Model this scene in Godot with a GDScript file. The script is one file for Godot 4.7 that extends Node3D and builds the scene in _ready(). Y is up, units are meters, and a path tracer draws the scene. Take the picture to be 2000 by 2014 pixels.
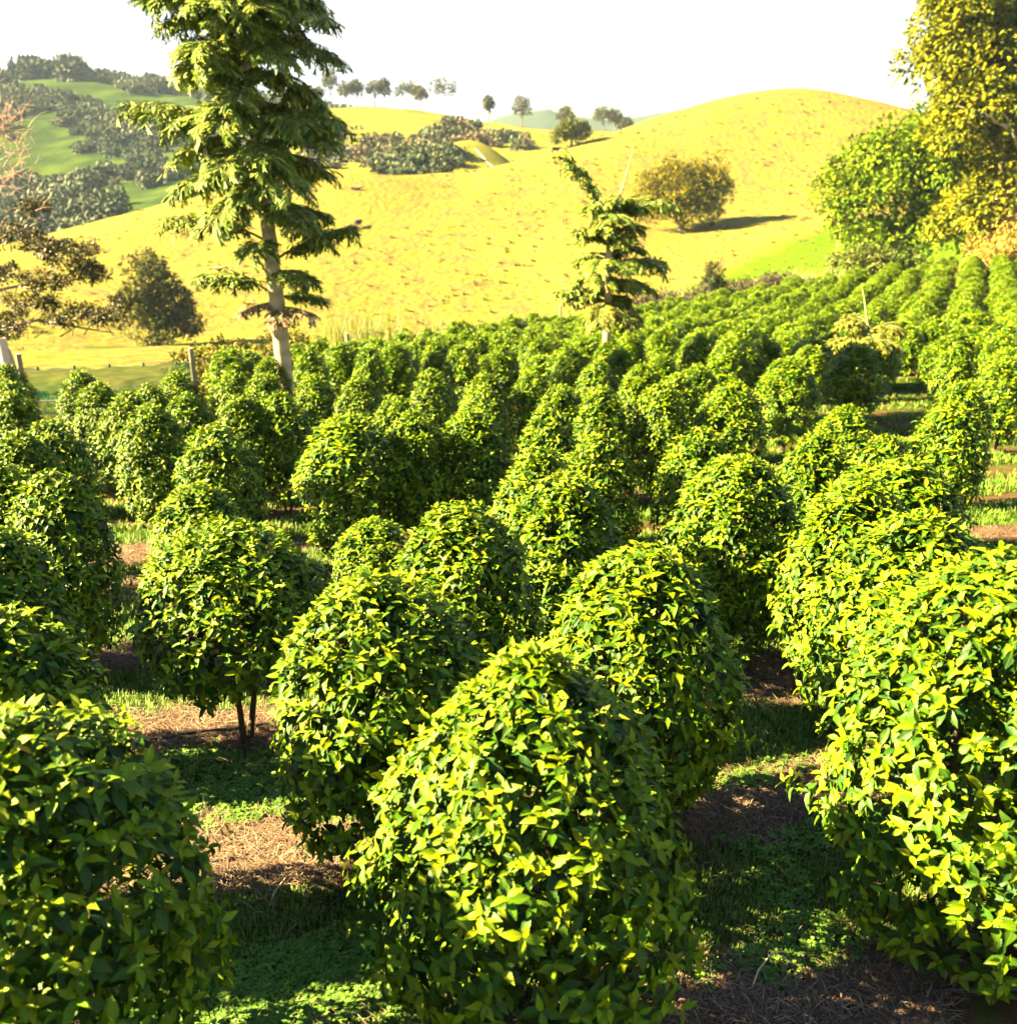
extends Node3D
# A coffee plantation on a slope above dry pasture hills, lit by a low sun.
const CAMERA_HEIGHT := 5.0
const SUN_LOW := 31.0
const SUN_BACK := 1.0

var leaf_mat: StandardMaterial3D
var plain_mats := {}
var names := {}
var noise := FastNoiseLite.new()


func _ready() -> void:
	# ---- camera, sky, sun, exposure
	var cam := Camera3D.new()
	cam.name = "camera"
	add_child(cam)
	cam.position = Vector3(0, CAMERA_HEIGHT, 0)
	cam.rotation_degrees = Vector3(-21.2, 0, 0)
	var lens := CameraAttributesPhysical.new()
	lens.frustum_focal_length = 22.951
	lens.frustum_focus_distance = 6.6
	lens.exposure_aperture = 1.5
	lens.frustum_near = 0.1
	lens.frustum_far = 9000.0
	cam.attributes = lens
	cam.fov = 55.2
	cam.near = 0.1
	cam.far = 9000.0
	cam.current = true
	var env := Environment.new()
	env.background_mode = Environment.BG_SKY
	var sky := Sky.new()
	var sm := ProceduralSkyMaterial.new()
	sm.sky_top_color = Color(0.46, 0.62, 0.88)
	sm.sky_horizon_color = Color(0.97, 0.98, 1.0)
	sm.sky_curve = 0.35
	sm.sky_energy_multiplier = 0.33
	sm.ground_bottom_color = Color(0.2, 0.22, 0.12)
	sm.ground_horizon_color = Color(0.7, 0.7, 0.65)
	sm.sun_angle_max = 1.0
	sky.sky_material = sm
	env.sky = sky
	env.tonemap_mode = Environment.TONE_MAPPER_LINEAR
	env.tonemap_exposure = 16.2
	env.fog_enabled = true
	env.fog_density = 0.00008
	env.fog_light_color = Color(0.76, 0.88, 1.0)
	env.sdfgi_enabled = true
	env.ssao_enabled = true
	env.ssil_enabled = true
	var we := WorldEnvironment.new()
	we.name = "world"
	we.environment = env
	add_child(we)
	var sun := DirectionalLight3D.new()
	sun.name = "sun"
	sun.light_energy = 1.6
	sun.light_color = Color(1.0, 0.89, 0.66)
	sun.light_angular_distance = 0.5
	sun.shadow_enabled = true
	add_child(sun)
	var low := deg_to_rad(SUN_LOW)
	var back := deg_to_rad(SUN_BACK)
	sun.look_at_from_position(Vector3.ZERO, -Vector3(-cos(back) * cos(low), sin(low), sin(back) * cos(low)))

	noise.seed = 11
	noise.frequency = 0.01
	build_materials()
	build_land()
	build_far()
	build_trees()
	build_fence()
	build_bushes()
	build_floor()

# ---------------------------------------------------------------- mesh buffer
class Buf:
	var v := PackedVector3Array()
	var n := PackedVector3Array()
	var t := PackedVector2Array()
	var c := PackedColorArray()
	var i := PackedInt32Array()
	func mesh(mat: Material) -> ArrayMesh:
		for k in range(0, i.size(), 3):              # front faces run clockwise about their normals
			var p := v[i[k]]
			if (v[i[k + 1]] - p).cross(v[i[k + 2]] - p).dot(n[i[k]] + n[i[k + 1]] + n[i[k + 2]]) > 0.0:
				var q := i[k + 1]
				i[k + 1] = i[k + 2]
				i[k + 2] = q
		var a := []
		a.resize(Mesh.ARRAY_MAX)
		a[Mesh.ARRAY_VERTEX] = v
		a[Mesh.ARRAY_NORMAL] = n
		a[Mesh.ARRAY_TEX_UV] = t
		a[Mesh.ARRAY_COLOR] = c
		a[Mesh.ARRAY_INDEX] = i
		var m := ArrayMesh.new()
		m.add_surface_from_arrays(Mesh.PRIMITIVE_TRIANGLES, a)
		m.surface_set_material(0, mat)
		return m
	func tri(a: Vector3, b: Vector3, d: Vector3, nn: Vector3, col: Color) -> void:
		var k := v.size()
		v.append(a); v.append(b); v.append(d)
		n.append(nn); n.append(nn); n.append(nn)
		t.append(Vector2(0, 0)); t.append(Vector2(1, 0)); t.append(Vector2(0.5, 1))
		c.append(col); c.append(col); c.append(col)
		i.append(k); i.append(k + 1); i.append(k + 2)
	func tube(path: Array, radii: Array, sides: int, col: Color) -> void:
		var k := v.size()
		var rows := path.size()
		var along := 0.0
		var prev_side := Vector3.ZERO
		for r in rows:
			var p: Vector3 = path[r]
			var q: Vector3 = path[mini(r + 1, rows - 1)] - path[maxi(r - 1, 0)]
			q = q.normalized()
			if r > 0:
				along += p.distance_to(path[r - 1])
			var s: Vector3 = prev_side - q * prev_side.dot(q) if r > 0 else q.cross(Vector3.FORWARD if absf(q.z) < 0.9 else Vector3.RIGHT)
			s = s.normalized()
			prev_side = s
			var w := q.cross(s)
			for j in sides + 1:
				var ang := TAU * j / sides
				var d := s * cos(ang) + w * sin(ang)
				v.append(p + d * float(radii[r]))
				n.append(d)
				t.append(Vector2(float(j) / sides, along))
				c.append(col)
		for r in rows - 1:
			for j in sides:
				var a := k + r * (sides + 1) + j
				var b := a + sides + 1
				for x in [a, b, a + 1, a + 1, b, b + 1]:
					i.append(x)
	func cap(path: Array, radius: float, sides: int, col: Color) -> void:
		var p: Vector3 = path[path.size() - 1]
		var q: Vector3 = (p - path[path.size() - 2]).normalized()
		var s := q.cross(Vector3.FORWARD if absf(q.z) < 0.9 else Vector3.RIGHT).normalized()
		var w := q.cross(s)
		for j in sides:
			var a := TAU * j / sides
			var b := TAU * (j + 1) / sides
			tri(p, p + (s * cos(a) + w * sin(a)) * radius, p + (s * cos(b) + w * sin(b)) * radius, q, col)
	# a small folded leaf: two triangles pairs about the midrib
	func blade(p: Vector3, d: Vector3, nn: Vector3, length: float, width: float, col: Color) -> void:
		var s := d.cross(nn).normalized() * width * 0.5
		var k := v.size()
		var mid := p + d * length * 0.45 - nn * width * 0.06
		v.append(p); v.append(mid + s + nn * width * 0.1); v.append(p + d * length - nn * length * 0.14); v.append(mid - s + nn * width * 0.1)
		for x in 4:
			n.append(nn); c.append(col)
		t.append(Vector2(0.5, 0)); t.append(Vector2(1, 0.5)); t.append(Vector2(0.5, 1)); t.append(Vector2(0, 0.5))
		for x in [0, 1, 2, 0, 2, 3]:
			i.append(k + x)

# ---------------------------------------------------------------- helpers
func numbered(called: String) -> String:
	var k: int = names.get(called, 0)
	names[called] = k + 1
	return called if k == 0 else "%s_%03d" % [called, k]

func tag(o: Node, label: String, category := "", group := "", kind := "") -> void:
	if label: o.set_meta("label", label)
	if category: o.set_meta("category", category)
	if group: o.set_meta("group", group)
	if kind: o.set_meta("kind", kind)

func thing(called: String, at: Vector3, label: String, category: String, group := "", turn := 0.0) -> Node3D:
	var o := Node3D.new()
	o.name = numbered(called)
	add_child(o)
	o.position = at
	o.rotation.y = turn
	tag(o, label, category, group)
	return o

func part(called: String, m: Mesh, parent: Node, kind := "") -> MeshInstance3D:
	var o := MeshInstance3D.new()
	o.name = called if parent != self else numbered(called)
	o.mesh = m
	parent.add_child(o, true)
	if kind: o.set_meta("kind", kind)
	return o

func scatter(called: String, m: Mesh, places: Array, colors: PackedColorArray, parent: Node) -> MultiMeshInstance3D:
	var mm := MultiMesh.new()
	mm.transform_format = MultiMesh.TRANSFORM_3D
	mm.use_colors = true
	mm.mesh = m
	mm.instance_count = places.size()
	for k in places.size():
		mm.set_instance_transform(k, places[k])
		mm.set_instance_color(k, colors[k])
	var o := MultiMeshInstance3D.new()
	o.name = called if parent != self else numbered(called)
	o.multimesh = mm
	parent.add_child(o, true)
	o.set_meta("kind", "stuff")
	return o

func vertex_mat(rough := 0.8, back := 0.0, spec := 0.4) -> StandardMaterial3D:
	var key := "%f_%f_%f" % [rough, back, spec]
	if plain_mats.has(key):
		return plain_mats[key]
	var m := StandardMaterial3D.new()
	m.vertex_color_use_as_albedo = true
	m.roughness = rough
	m.metallic_specular = spec
	m.cull_mode = BaseMaterial3D.CULL_DISABLED
	if back > 0.0:
		m.backlight_enabled = true
		m.backlight = Color(back, back, back * 0.25)
	plain_mats[key] = m
	return m

func noise_tex(freq: float, octaves: int, ramp: Array, seed_: int, size := 512) -> NoiseTexture2D:
	var f := FastNoiseLite.new()
	f.seed = seed_
	f.frequency = freq
	f.fractal_octaves = octaves
	f.noise_type = FastNoiseLite.TYPE_SIMPLEX_SMOOTH
	var t := NoiseTexture2D.new()
	t.width = size
	t.height = size
	t.seamless = true
	t.noise = f
	var g := Gradient.new()
	g.offsets = PackedFloat32Array(ramp.map(func(a): return a[0]))
	g.colors = PackedColorArray(ramp.map(func(a): return a[1].linear_to_srgb()))
	t.color_ramp = g
	return t

func turf_mat(coarse: Texture2D, coarse_m: float, fine: Texture2D, fine_m: float, vertex: bool, bump: Texture2D = null, bump_cm := 0.0) -> StandardMaterial3D:
	var m := StandardMaterial3D.new()
	m.albedo_texture = coarse
	m.uv1_triplanar = true
	m.uv1_world_triplanar = true
	m.uv1_scale = Vector3.ONE / coarse_m
	m.uv2_triplanar = true
	m.uv2_world_triplanar = true
	m.uv2_scale = Vector3.ONE / fine_m
	m.detail_enabled = true
	m.detail_albedo = fine
	m.detail_blend_mode = BaseMaterial3D.BLEND_MODE_MUL
	m.detail_uv_layer = BaseMaterial3D.DETAIL_UV_2
	m.vertex_color_use_as_albedo = vertex
	m.roughness = 1.0
	m.metallic_specular = 0.1
	if bump:
		m.heightmap_enabled = true
		m.heightmap_texture = bump
		m.heightmap_scale = bump_cm
	return m

func vary(rng: RandomNumberGenerator, c: Color, much: float) -> Color:
	var k := 1.0 + rng.randf_range(-much, much)
	return Color(c.r * k * (1.0 + rng.randf_range(-much, much) * 0.5), c.g * k, c.b * k)

# ---------------------------------------------------------------- terrain
func field(x: float, h: float) -> float:
	var far := maxf(h - 30.0, 0.0)
	return CAMERA_HEIGHT - 3.45 - 0.146 * h + 0.00072 * far * far + 0.03 * maxf(x, 0.0) + 0.06 * maxf(x - 8.0, 0.0) * clampf((h - 25.0) / 40.0, 0.0, 1.0)

func spline(w: PackedFloat32Array, x: float, z: float) -> float:
	var k := (w.size() - 3) / 3
	x /= 50.0
	z /= 50.0
	var o := w[k * 3] + w[k * 3 + 1] * x + w[k * 3 + 2] * z
	for j in k:
		var q := (x - w[j * 3]) * (x - w[j * 3]) + (z - w[j * 3 + 1]) * (z - w[j * 3 + 1])
		if q > 1e-9:
			o += w[j * 3 + 2] * 0.5 * q * log(q)
	return o + CAMERA_HEIGHT

func edge_h(x: float) -> float:
	for k in EDGE.size() - 1:
		if x < EDGE[k + 1].x:
			return lerpf(EDGE[k].y, EDGE[k + 1].y, clampf((x - EDGE[k].x) / (EDGE[k + 1].x - EDGE[k].x), 0, 1))
	return EDGE[EDGE.size() - 1].y

# 1 on the strips of mulch that follow the rows, 0 on the grass between them
func mulch(x: float, h: float) -> float:
	var s := h - 0.2 * x + noise.get_noise_2d(x * 60.0, h * 60.0) * 0.55 + noise.get_noise_2d(x * 260.0 + 70.0, h * 260.0) * 0.22
	var k := fposmod(s - 3.15 + 0.96, 1.92) - 0.96
	return smoothstep(0.56, 0.32, absf(k))

func grid(xs: PackedFloat32Array, hs: PackedFloat32Array, height: Callable, color: Callable) -> Buf:
	var b := Buf.new()
	var nx := xs.size()
	for h in hs:
		for x in xs:
			b.v.append(Vector3(x, height.call(x, h), -h))
			b.c.append(color.call(x, h))
			b.t.append(Vector2(x, h))
	b.n.resize(b.v.size())
	for r in hs.size():
		for q in nx:
			var dx: Vector3 = b.v[r * nx + mini(q + 1, nx - 1)] - b.v[r * nx + maxi(q - 1, 0)]
			var dz: Vector3 = b.v[mini(r + 1, hs.size() - 1) * nx + q] - b.v[maxi(r - 1, 0) * nx + q]
			b.n[r * nx + q] = dx.cross(dz).normalized()
	for r in hs.size() - 1:
		for q in nx - 1:
			var a := r * nx + q
			for k in [a, a + nx, a + 1, a + 1, a + nx, a + nx + 1]:
				b.i.append(k)
	return b

func steps(stops: Array) -> PackedFloat32Array:
	var o := PackedFloat32Array()
	for k in stops.size() - 1:
		var a: float = stops[k][0]
		var d: float = stops[k][1]
		while a < stops[k + 1][0] - d * 0.3:
			o.append(a)
			a += d
	o.append(stops[stops.size() - 1][0])
	return o

# ---------------------------------------------------------------- coffee leaves
const ROWS := [[0.0, 0.0], [0.2, 0.7], [0.48, 1.0], [0.78, 0.5], [1.0, 0.0]]

func leaf_shape(bend: float, fold: float, wave: float) -> Array:
	var v := []
	var uv := []
	for r in ROWS.size():
		var t: float = ROWS[r][0]
		var w: float = ROWS[r][1] * 0.23
		var y := -bend * t * t
		if w == 0.0:
			v.append(Vector3(0, y, t)); uv.append(Vector2(0.5, t))
		else:
			for s in [-1.0, 0.0, 1.0]:
				v.append(Vector3(s * w, y + absf(s) * w * fold + (wave if (r % 2 == 0) == (s > 0) else -wave) * absf(s), t))
				uv.append(Vector2(0.5 + s * ROWS[r][1] * 0.5, t))
	var idx := []
	idx.append_array([0, 1, 2, 0, 2, 3])
	for r in 2:
		var a := 1 + r * 3
		for q in 2:
			idx.append_array([a + q, a + q + 3, a + q + 1, a + q + 1, a + q + 3, a + q + 4])
	idx.append_array([7, 10, 8, 8, 10, 9])
	var nn := []
	nn.resize(v.size())
	nn.fill(Vector3.ZERO)
	for k in range(0, idx.size(), 3):
		var f: Vector3 = (v[idx[k + 1]] - v[idx[k]]).cross(v[idx[k + 2]] - v[idx[k]])
		if f.y < 0: f = -f
		for q in 3:
			nn[idx[k + q]] += f
	for k in nn.size():
		nn[k] = nn[k].normalized()
	return [PackedVector3Array(v), PackedVector2Array(uv), PackedVector3Array(nn), PackedInt32Array(idx)]

var shapes := []

func put_leaf(b: Buf, shape: Array, f: Transform3D, col: Color) -> void:
	var k := b.v.size()
	b.v.append_array(f * (shape[0] as PackedVector3Array))
	b.t.append_array(shape[1])
	var rot := Transform3D(f.basis.orthonormalized(), Vector3.ZERO)
	b.n.append_array(rot * (shape[2] as PackedVector3Array))
	for q in shape[0].size():
		b.c.append(col)
	for q: int in shape[3]:
		b.i.append(k + q)

func put_small(b: Buf, f: Transform3D, col: Color) -> void:
	b.blade(f.origin, f.basis.z.normalized(), f.basis.y.normalized(), f.basis.z.length(), f.basis.x.length() * 0.5, col)

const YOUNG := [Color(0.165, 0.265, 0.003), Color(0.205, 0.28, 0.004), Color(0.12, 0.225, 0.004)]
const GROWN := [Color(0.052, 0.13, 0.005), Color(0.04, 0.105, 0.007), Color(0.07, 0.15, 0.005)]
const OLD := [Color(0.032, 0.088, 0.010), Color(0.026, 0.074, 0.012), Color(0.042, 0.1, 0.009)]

# the leaves of one bush: [transform, age 0 young 1 grown 2 old, outwardness]
func bush_leaves(rng: RandomNumberGenerator, radius: float, tall: float, shoots: int, leaf: float, low := 0.17, taper := 2.05) -> Array:
	radius -= 0.085
	tall -= 0.05
	var out := []
	var lump := FastNoiseLite.new()
	lump.seed = rng.randi()
	lump.frequency = 1.1
	for k in shoots:
		var ang := rng.randf() * TAU
		var yy := pow(rng.randf(), 0.72)           # share of the height
		var inner := 1.0
		if rng.randf() < (0.3 if yy > 0.5 else 0.42):
			inner = rng.randf_range(0.35, 0.88)
		elif rng.randf() < 0.05:
			inner = rng.randf_range(1.05, 1.16)          # a stray shoot past the clipped face
		var y := low + (1.0 - low) * yy
		var r: float
		var yc := low + 0.27
		if y > yc:
			r = pow(1.0 - pow((y - yc) / (1.0 - yc), taper), 0.52 if taper > 2.0 else 0.72)
		else:
			r = 1.0 - 0.3 * pow(1.0 - (y - low) / (yc - low), 1.7)
		if y > 0.9 and rng.randf() < 0.3:
			r *= sqrt(rng.randf())
		var dir := Vector3(cos(ang), 0, sin(ang))
		var bulge := 1.0 + lump.get_noise_3d(dir.x * 1.4, y * 2.2, dir.z * 1.4) * 0.24 + rng.randf_range(-0.05, 0.05)
		var p := dir * r * radius * bulge * inner + Vector3.UP * tall * (y * (0.95 + 0.05 * bulge) if inner >= 1.0 else y * 0.93)
		var rise := smoothstep(0.35, 1.0, y)
		var axis := (dir * (1.0 - 0.75 * rise) + Vector3.UP * (0.3 + 0.8 * rise) + Vector3(rng.randf_range(-1, 1), rng.randf_range(-0.6, 0.6), rng.randf_range(-1, 1)) * 0.35).normalized()
		var s := axis.cross(Vector3.UP if absf(axis.y) < 0.9 else dir).normalized().rotated(axis, rng.randf() * TAU)
		var pairs := rng.randi_range(3, 4)
		var vigour := rng.randf_range(0.82, 1.16)
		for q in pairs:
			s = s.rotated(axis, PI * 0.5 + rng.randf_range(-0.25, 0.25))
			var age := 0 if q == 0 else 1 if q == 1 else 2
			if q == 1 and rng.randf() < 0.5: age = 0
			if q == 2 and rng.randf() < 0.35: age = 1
			var open: float = [0.9, 1.2, 1.38, 1.55][q] + rng.randf_range(-0.2, 0.2)
			var size: float = leaf * vigour * [0.8, 1.06, 1.08, 1.0][q] * rng.randf_range(0.85, 1.12)
			for side in [-1.0, 1.0]:
				if rng.randf() < 0.06: continue
				var d: Vector3 = (axis * cos(open) + s * side * sin(open))
				d = (d + Vector3.DOWN * [0.02, 0.2, 0.42, 0.6][q] + Vector3(rng.randf_range(-1, 1), rng.randf_range(-1, 1), rng.randf_range(-1, 1)) * 0.14).normalized()
				var up := axis + Vector3.UP * 0.55
				var nn := (up - d * up.dot(d)).normalized()
				nn = nn.rotated(d, rng.randf_range(-0.4, 0.4))
				var f := Transform3D(Basis(nn.cross(d) * size, nn * size, d * size), p - axis * leaf * (0.1 + 0.34 * q))
				out.append([f, age, (minf(inner, 1.0) if q < 2 else inner - 0.2)])
	return out

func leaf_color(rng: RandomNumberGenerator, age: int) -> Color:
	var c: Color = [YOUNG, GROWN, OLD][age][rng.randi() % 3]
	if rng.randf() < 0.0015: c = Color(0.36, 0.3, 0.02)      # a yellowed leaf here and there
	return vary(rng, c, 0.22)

func stems(b: Buf, rng: RandomNumberGenerator, tall: float, count: int, radius: float) -> void:
	for k in count:
		var a := rng.randf() * TAU
		var d := Vector3(cos(a), 0, sin(a))
		var foot := d * 0.035
		b.tube([foot - Vector3.UP * 0.05, foot + d * 0.03 + Vector3.UP * 0.16, foot + d * 0.1 + Vector3.UP * tall * 0.32, foot + d * 0.2 * radius + Vector3.UP * tall * 0.6, foot + d * 0.26 * radius + Vector3.UP * tall * 0.86],
			[0.032, 0.024, 0.021, 0.016, 0.007], 7, Color(0.07, 0.05, 0.032))

var bush_protos := []      # [crown mesh, stem mesh] of radius 0.6 and height 2

func make_protos() -> void:
	for k in 9:
		var rng := RandomNumberGenerator.new()
		rng.seed = 400 + k
		var b := Buf.new()
		if k < 5:                                   # middle distance
			for l in bush_leaves(rng, 0.6, 2.0, 720, 0.085):
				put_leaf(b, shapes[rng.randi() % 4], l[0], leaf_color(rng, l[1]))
		else:                                       # far rows
			for l in bush_leaves(rng, 0.6, 2.0, 430, 0.115):
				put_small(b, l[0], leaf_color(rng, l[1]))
		var st := Buf.new()
		stems(st, rng, 2.0, 2, 0.6)
		bush_protos.append([b.mesh(leaf_mat), st.mesh(vertex_mat(0.95))])

# ---------------------------------------------------------------- trees
func crown(b: Buf, rng: RandomNumberGenerator, lobes: Array, count: int, size: float, palette: Array, slim := 0.5, droop := 0.0, sub := 0.42) -> void:
	var weights := []
	var total := 0.0
	for l in lobes:
		total += pow(l[1].x * l[1].y * l[1].z, 0.667)
		weights.append(total)
	var clumps := []
	for k in lobes.size():
		var l: Array = lobes[k]
		var own := []
		for q in 26:
			var d := Vector3(rng.randfn(), rng.randfn(), rng.randfn()).normalized()
			if d.y < -0.55: d.y = -d.y * 0.6
			own.append([l[0] + d * l[1] * rng.randf_range(0.55, 0.92), l[1] * sub * rng.randf_range(0.6, 1.2), d])
		clumps.append(own)
	for k in count:
		var pick := rng.randf() * total
		var at := 0
		while weights[at] < pick: at += 1
		var cl: Array = clumps[at][rng.randi() % clumps[at].size()]
		var d: Vector3 = (Vector3(rng.randfn(), rng.randfn(), rng.randfn()).normalized() + cl[2] * 0.5).normalized()
		var p: Vector3 = cl[0] + d * cl[1] * (0.75 + 0.35 * rng.randf())
		var col: Color = palette[rng.randi() % palette.size()]
		for q in 3:
			var o := (d + Vector3(rng.randfn(), rng.randfn(), rng.randfn()) * 0.55 + Vector3.DOWN * droop).normalized()
			var up := (Vector3.UP + d * 0.8 + Vector3(rng.randfn(), rng.randfn(), rng.randfn()) * 0.35)
			var nn := (up - o * up.dot(o)).normalized()
			var len := size * rng.randf_range(0.65, 1.25)
			b.blade(p + Vector3(rng.randfn(), rng.randfn(), rng.randfn()) * size * 0.3, o, nn, len, len * slim, vary(rng, col, 0.2))

func limb(b: Buf, rng: RandomNumberGenerator, a: Vector3, z: Vector3, r0: float, r1: float, col: Color, sag := 0.12, sides := 8) -> void:
	var path := []
	var radii := []
	var len := a.distance_to(z)
	for k in 7:
		var t := k / 6.0
		var wob := Vector3(rng.randfn(), rng.randfn(), rng.randfn()) * len * 0.018 * sin(t * PI)
		path.append(a.lerp(z, t) + Vector3.UP * sin(t * PI) * len * sag + wob)
		radii.append(lerpf(r0, r1, pow(t, 0.8)))
	b.tube(path, radii, sides, col)

# lobes are [centre, radii] from the foot of the tree
func tree(called: String, at: Vector3, label: String, lobes: Array, count: int, size: float, palette: Array, trunk_r: float, bark: Color, seed_: int, group := "", slim := 0.5, category := "tree", sub := 0.42) -> Node3D:
	var rng := RandomNumberGenerator.new()
	rng.seed = seed_
	var o := thing(called, at, label, category, group)
	var b := Buf.new()
	crown(b, rng, lobes, count, size, palette, slim, 0.15, sub)
	part("crown", b.mesh(vertex_mat(0.7, 0.5, 0.22)), o, "stuff")
	var tr := Buf.new()
	var top: Vector3 = lobes[0][0]
	var fork := Vector3(top.x * 0.4, top.y * 0.45, top.z * 0.4)
	tr.tube([Vector3(0, -0.3, 0), Vector3(0, 0.15, 0), fork * 0.5, fork, fork.lerp(top, 0.6), top], [trunk_r * 1.5, trunk_r * 1.1, trunk_r * 0.95, trunk_r * 0.8, trunk_r * 0.5, trunk_r * 0.15], 9, bark)
	part("trunk", tr.mesh(vertex_mat(0.95)), o)
	for l in lobes.slice(1):
		var lb := Buf.new()
		limb(lb, rng, fork * rng.randf_range(0.75, 1.0), l[0], trunk_r * 0.5, trunk_r * 0.08, bark, 0.06, 6)
		part("limb", lb.mesh(vertex_mat(0.95)), o)
	return o

# ---------------------------------------------------------------- palms
func frond(parent: Node, rng: RandomNumberGenerator, at: Vector3, az: float, length: float, lift: float, droop: float, palette: Array, full := 1.0) -> void:
	var out := Vector3(cos(deg_to_rad(az)), 0, -sin(deg_to_rad(az)))
	var side := out.cross(Vector3.UP)
	var lf := deg_to_rad(lift)
	var b := Buf.new()
	var rach := Buf.new()
	var path := []
	var radii := []
	for k in 11:
		var t := k / 10.0
		path.append(at + out * length * (cos(lf) * t + 0.12 * t * t) + Vector3.UP * length * (sin(lf) * t * 1.05 - droop * t * t * 0.72) + side * length * 0.05 * sin(t * 3.0))
		radii.append(lerpf(0.032, 0.006, t))
	rach.tube(path, radii, 6, Color(0.11, 0.14, 0.03))
	var pinnae := int(17 * full)
	for k in pinnae:
		var t := 0.22 + 0.76 * (k + 0.5) / pinnae
		var seg := t * 10.0
		var p: Vector3 = path[int(seg)].lerp(path[mini(int(seg) + 1, 10)], seg - int(seg))
		var fw: Vector3 = (path[mini(int(seg) + 1, 10)] - path[int(seg) if seg < 10 else 9]).normalized()
		for s in [-1.0, 1.0]:
			var pl := length * 0.4 * (1.0 - 0.55 * absf(t - 0.5) * 1.6) * rng.randf_range(0.8, 1.15)
			var pd: Vector3 = (side * s * 0.85 + fw * 0.7 + Vector3.UP * 0.3 + Vector3(rng.randfn(), rng.randfn(), rng.randfn()) * 0.22).normalized()
			var prev := p
			for q in 9:
				var u := (q + 1) / 9.0
				var pp := p + pd * pl * u + Vector3.DOWN * pl * 0.4 * u * u
				if q % 2 == 1:
					rach.tube([prev, pp], [0.007, 0.005], 3, Color(0.13, 0.17, 0.04))
					prev = pp
				for e in [-1.0, 1.0]:
					var d: Vector3 = (pd * 0.75 + fw * e * 0.55 + Vector3.DOWN * (0.4 + 0.5 * u) + Vector3(rng.randfn(), rng.randfn(), rng.randfn()) * 0.18).normalized()
					var up: Vector3 = Vector3.UP + out * 0.4 + Vector3(rng.randfn(), rng.randfn(), rng.randfn()) * 0.3
					var nn := (up - d * up.dot(d)).normalized()
					var w := d.cross(nn)
					var ll := rng.randf_range(0.15, 0.31) * (1.0 if length > 1.3 else 0.8)
					var col := vary(rng, palette[rng.randi() % palette.size()], 0.2)
					# fishtail: narrow at its foot, a wide torn end
					b.tri(pp, pp + d * ll * 0.85 + w * ll * 0.18 - nn * ll * 0.08, pp + d * ll * 0.72 - nn * 0.01, nn, col)
					b.tri(pp, pp + d * ll * 0.72 - nn * 0.01, pp + d * ll - w * ll * 0.16 - nn * ll * 0.1, nn, col)
	var f := part("frond", b.mesh(vertex_mat(0.58, 0.35, 0.28)), parent)
	part("rachis", rach.mesh(vertex_mat(0.7)), f)

func palm_trunk(o: Node, rng: RandomNumberGenerator, tall: float, r0: float, r1: float, lean: Vector3) -> void:
	var b := Buf.new()
	var path := []
	var radii := []
	var rings := int(tall / 0.11)
	for k in rings + 1:
		var t := float(k) / rings
		path.append(Vector3.UP * (tall * t - 0.2) + lean * t * t)
		radii.append(lerpf(r0, r1, t) * (1.06 if k % 3 == 0 else 1.0) * rng.randf_range(0.985, 1.015))
	b.tube(path, radii, 14, Color(0.42, 0.34, 0.2))
	for k in b.c.size():
		var y := b.v[k].y / tall
		b.c[k] = vary(rng, Color(0.42, 0.34, 0.2) if (int(b.v[k].y / 0.11) % 3) else Color(0.3, 0.24, 0.14), 0.1).lerp(Color(0.16, 0.2, 0.05), 1.0 if y > 0.86 else 0.0)
	part("trunk", b.mesh(vertex_mat(0.85)), o)

func spear(o: Node, a: Vector3, z: Vector3, r: float) -> void:
	var b := Buf.new()
	b.tube([a, a.lerp(z, 0.35), a.lerp(z, 0.7) + Vector3(0.02, 0, 0), z], [r, r * 0.9, r * 0.6, r * 0.15], 7, Color(0.36, 0.36, 0.12))
	part("spear_leaf", b.mesh(vertex_mat(0.7)), o)

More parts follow.
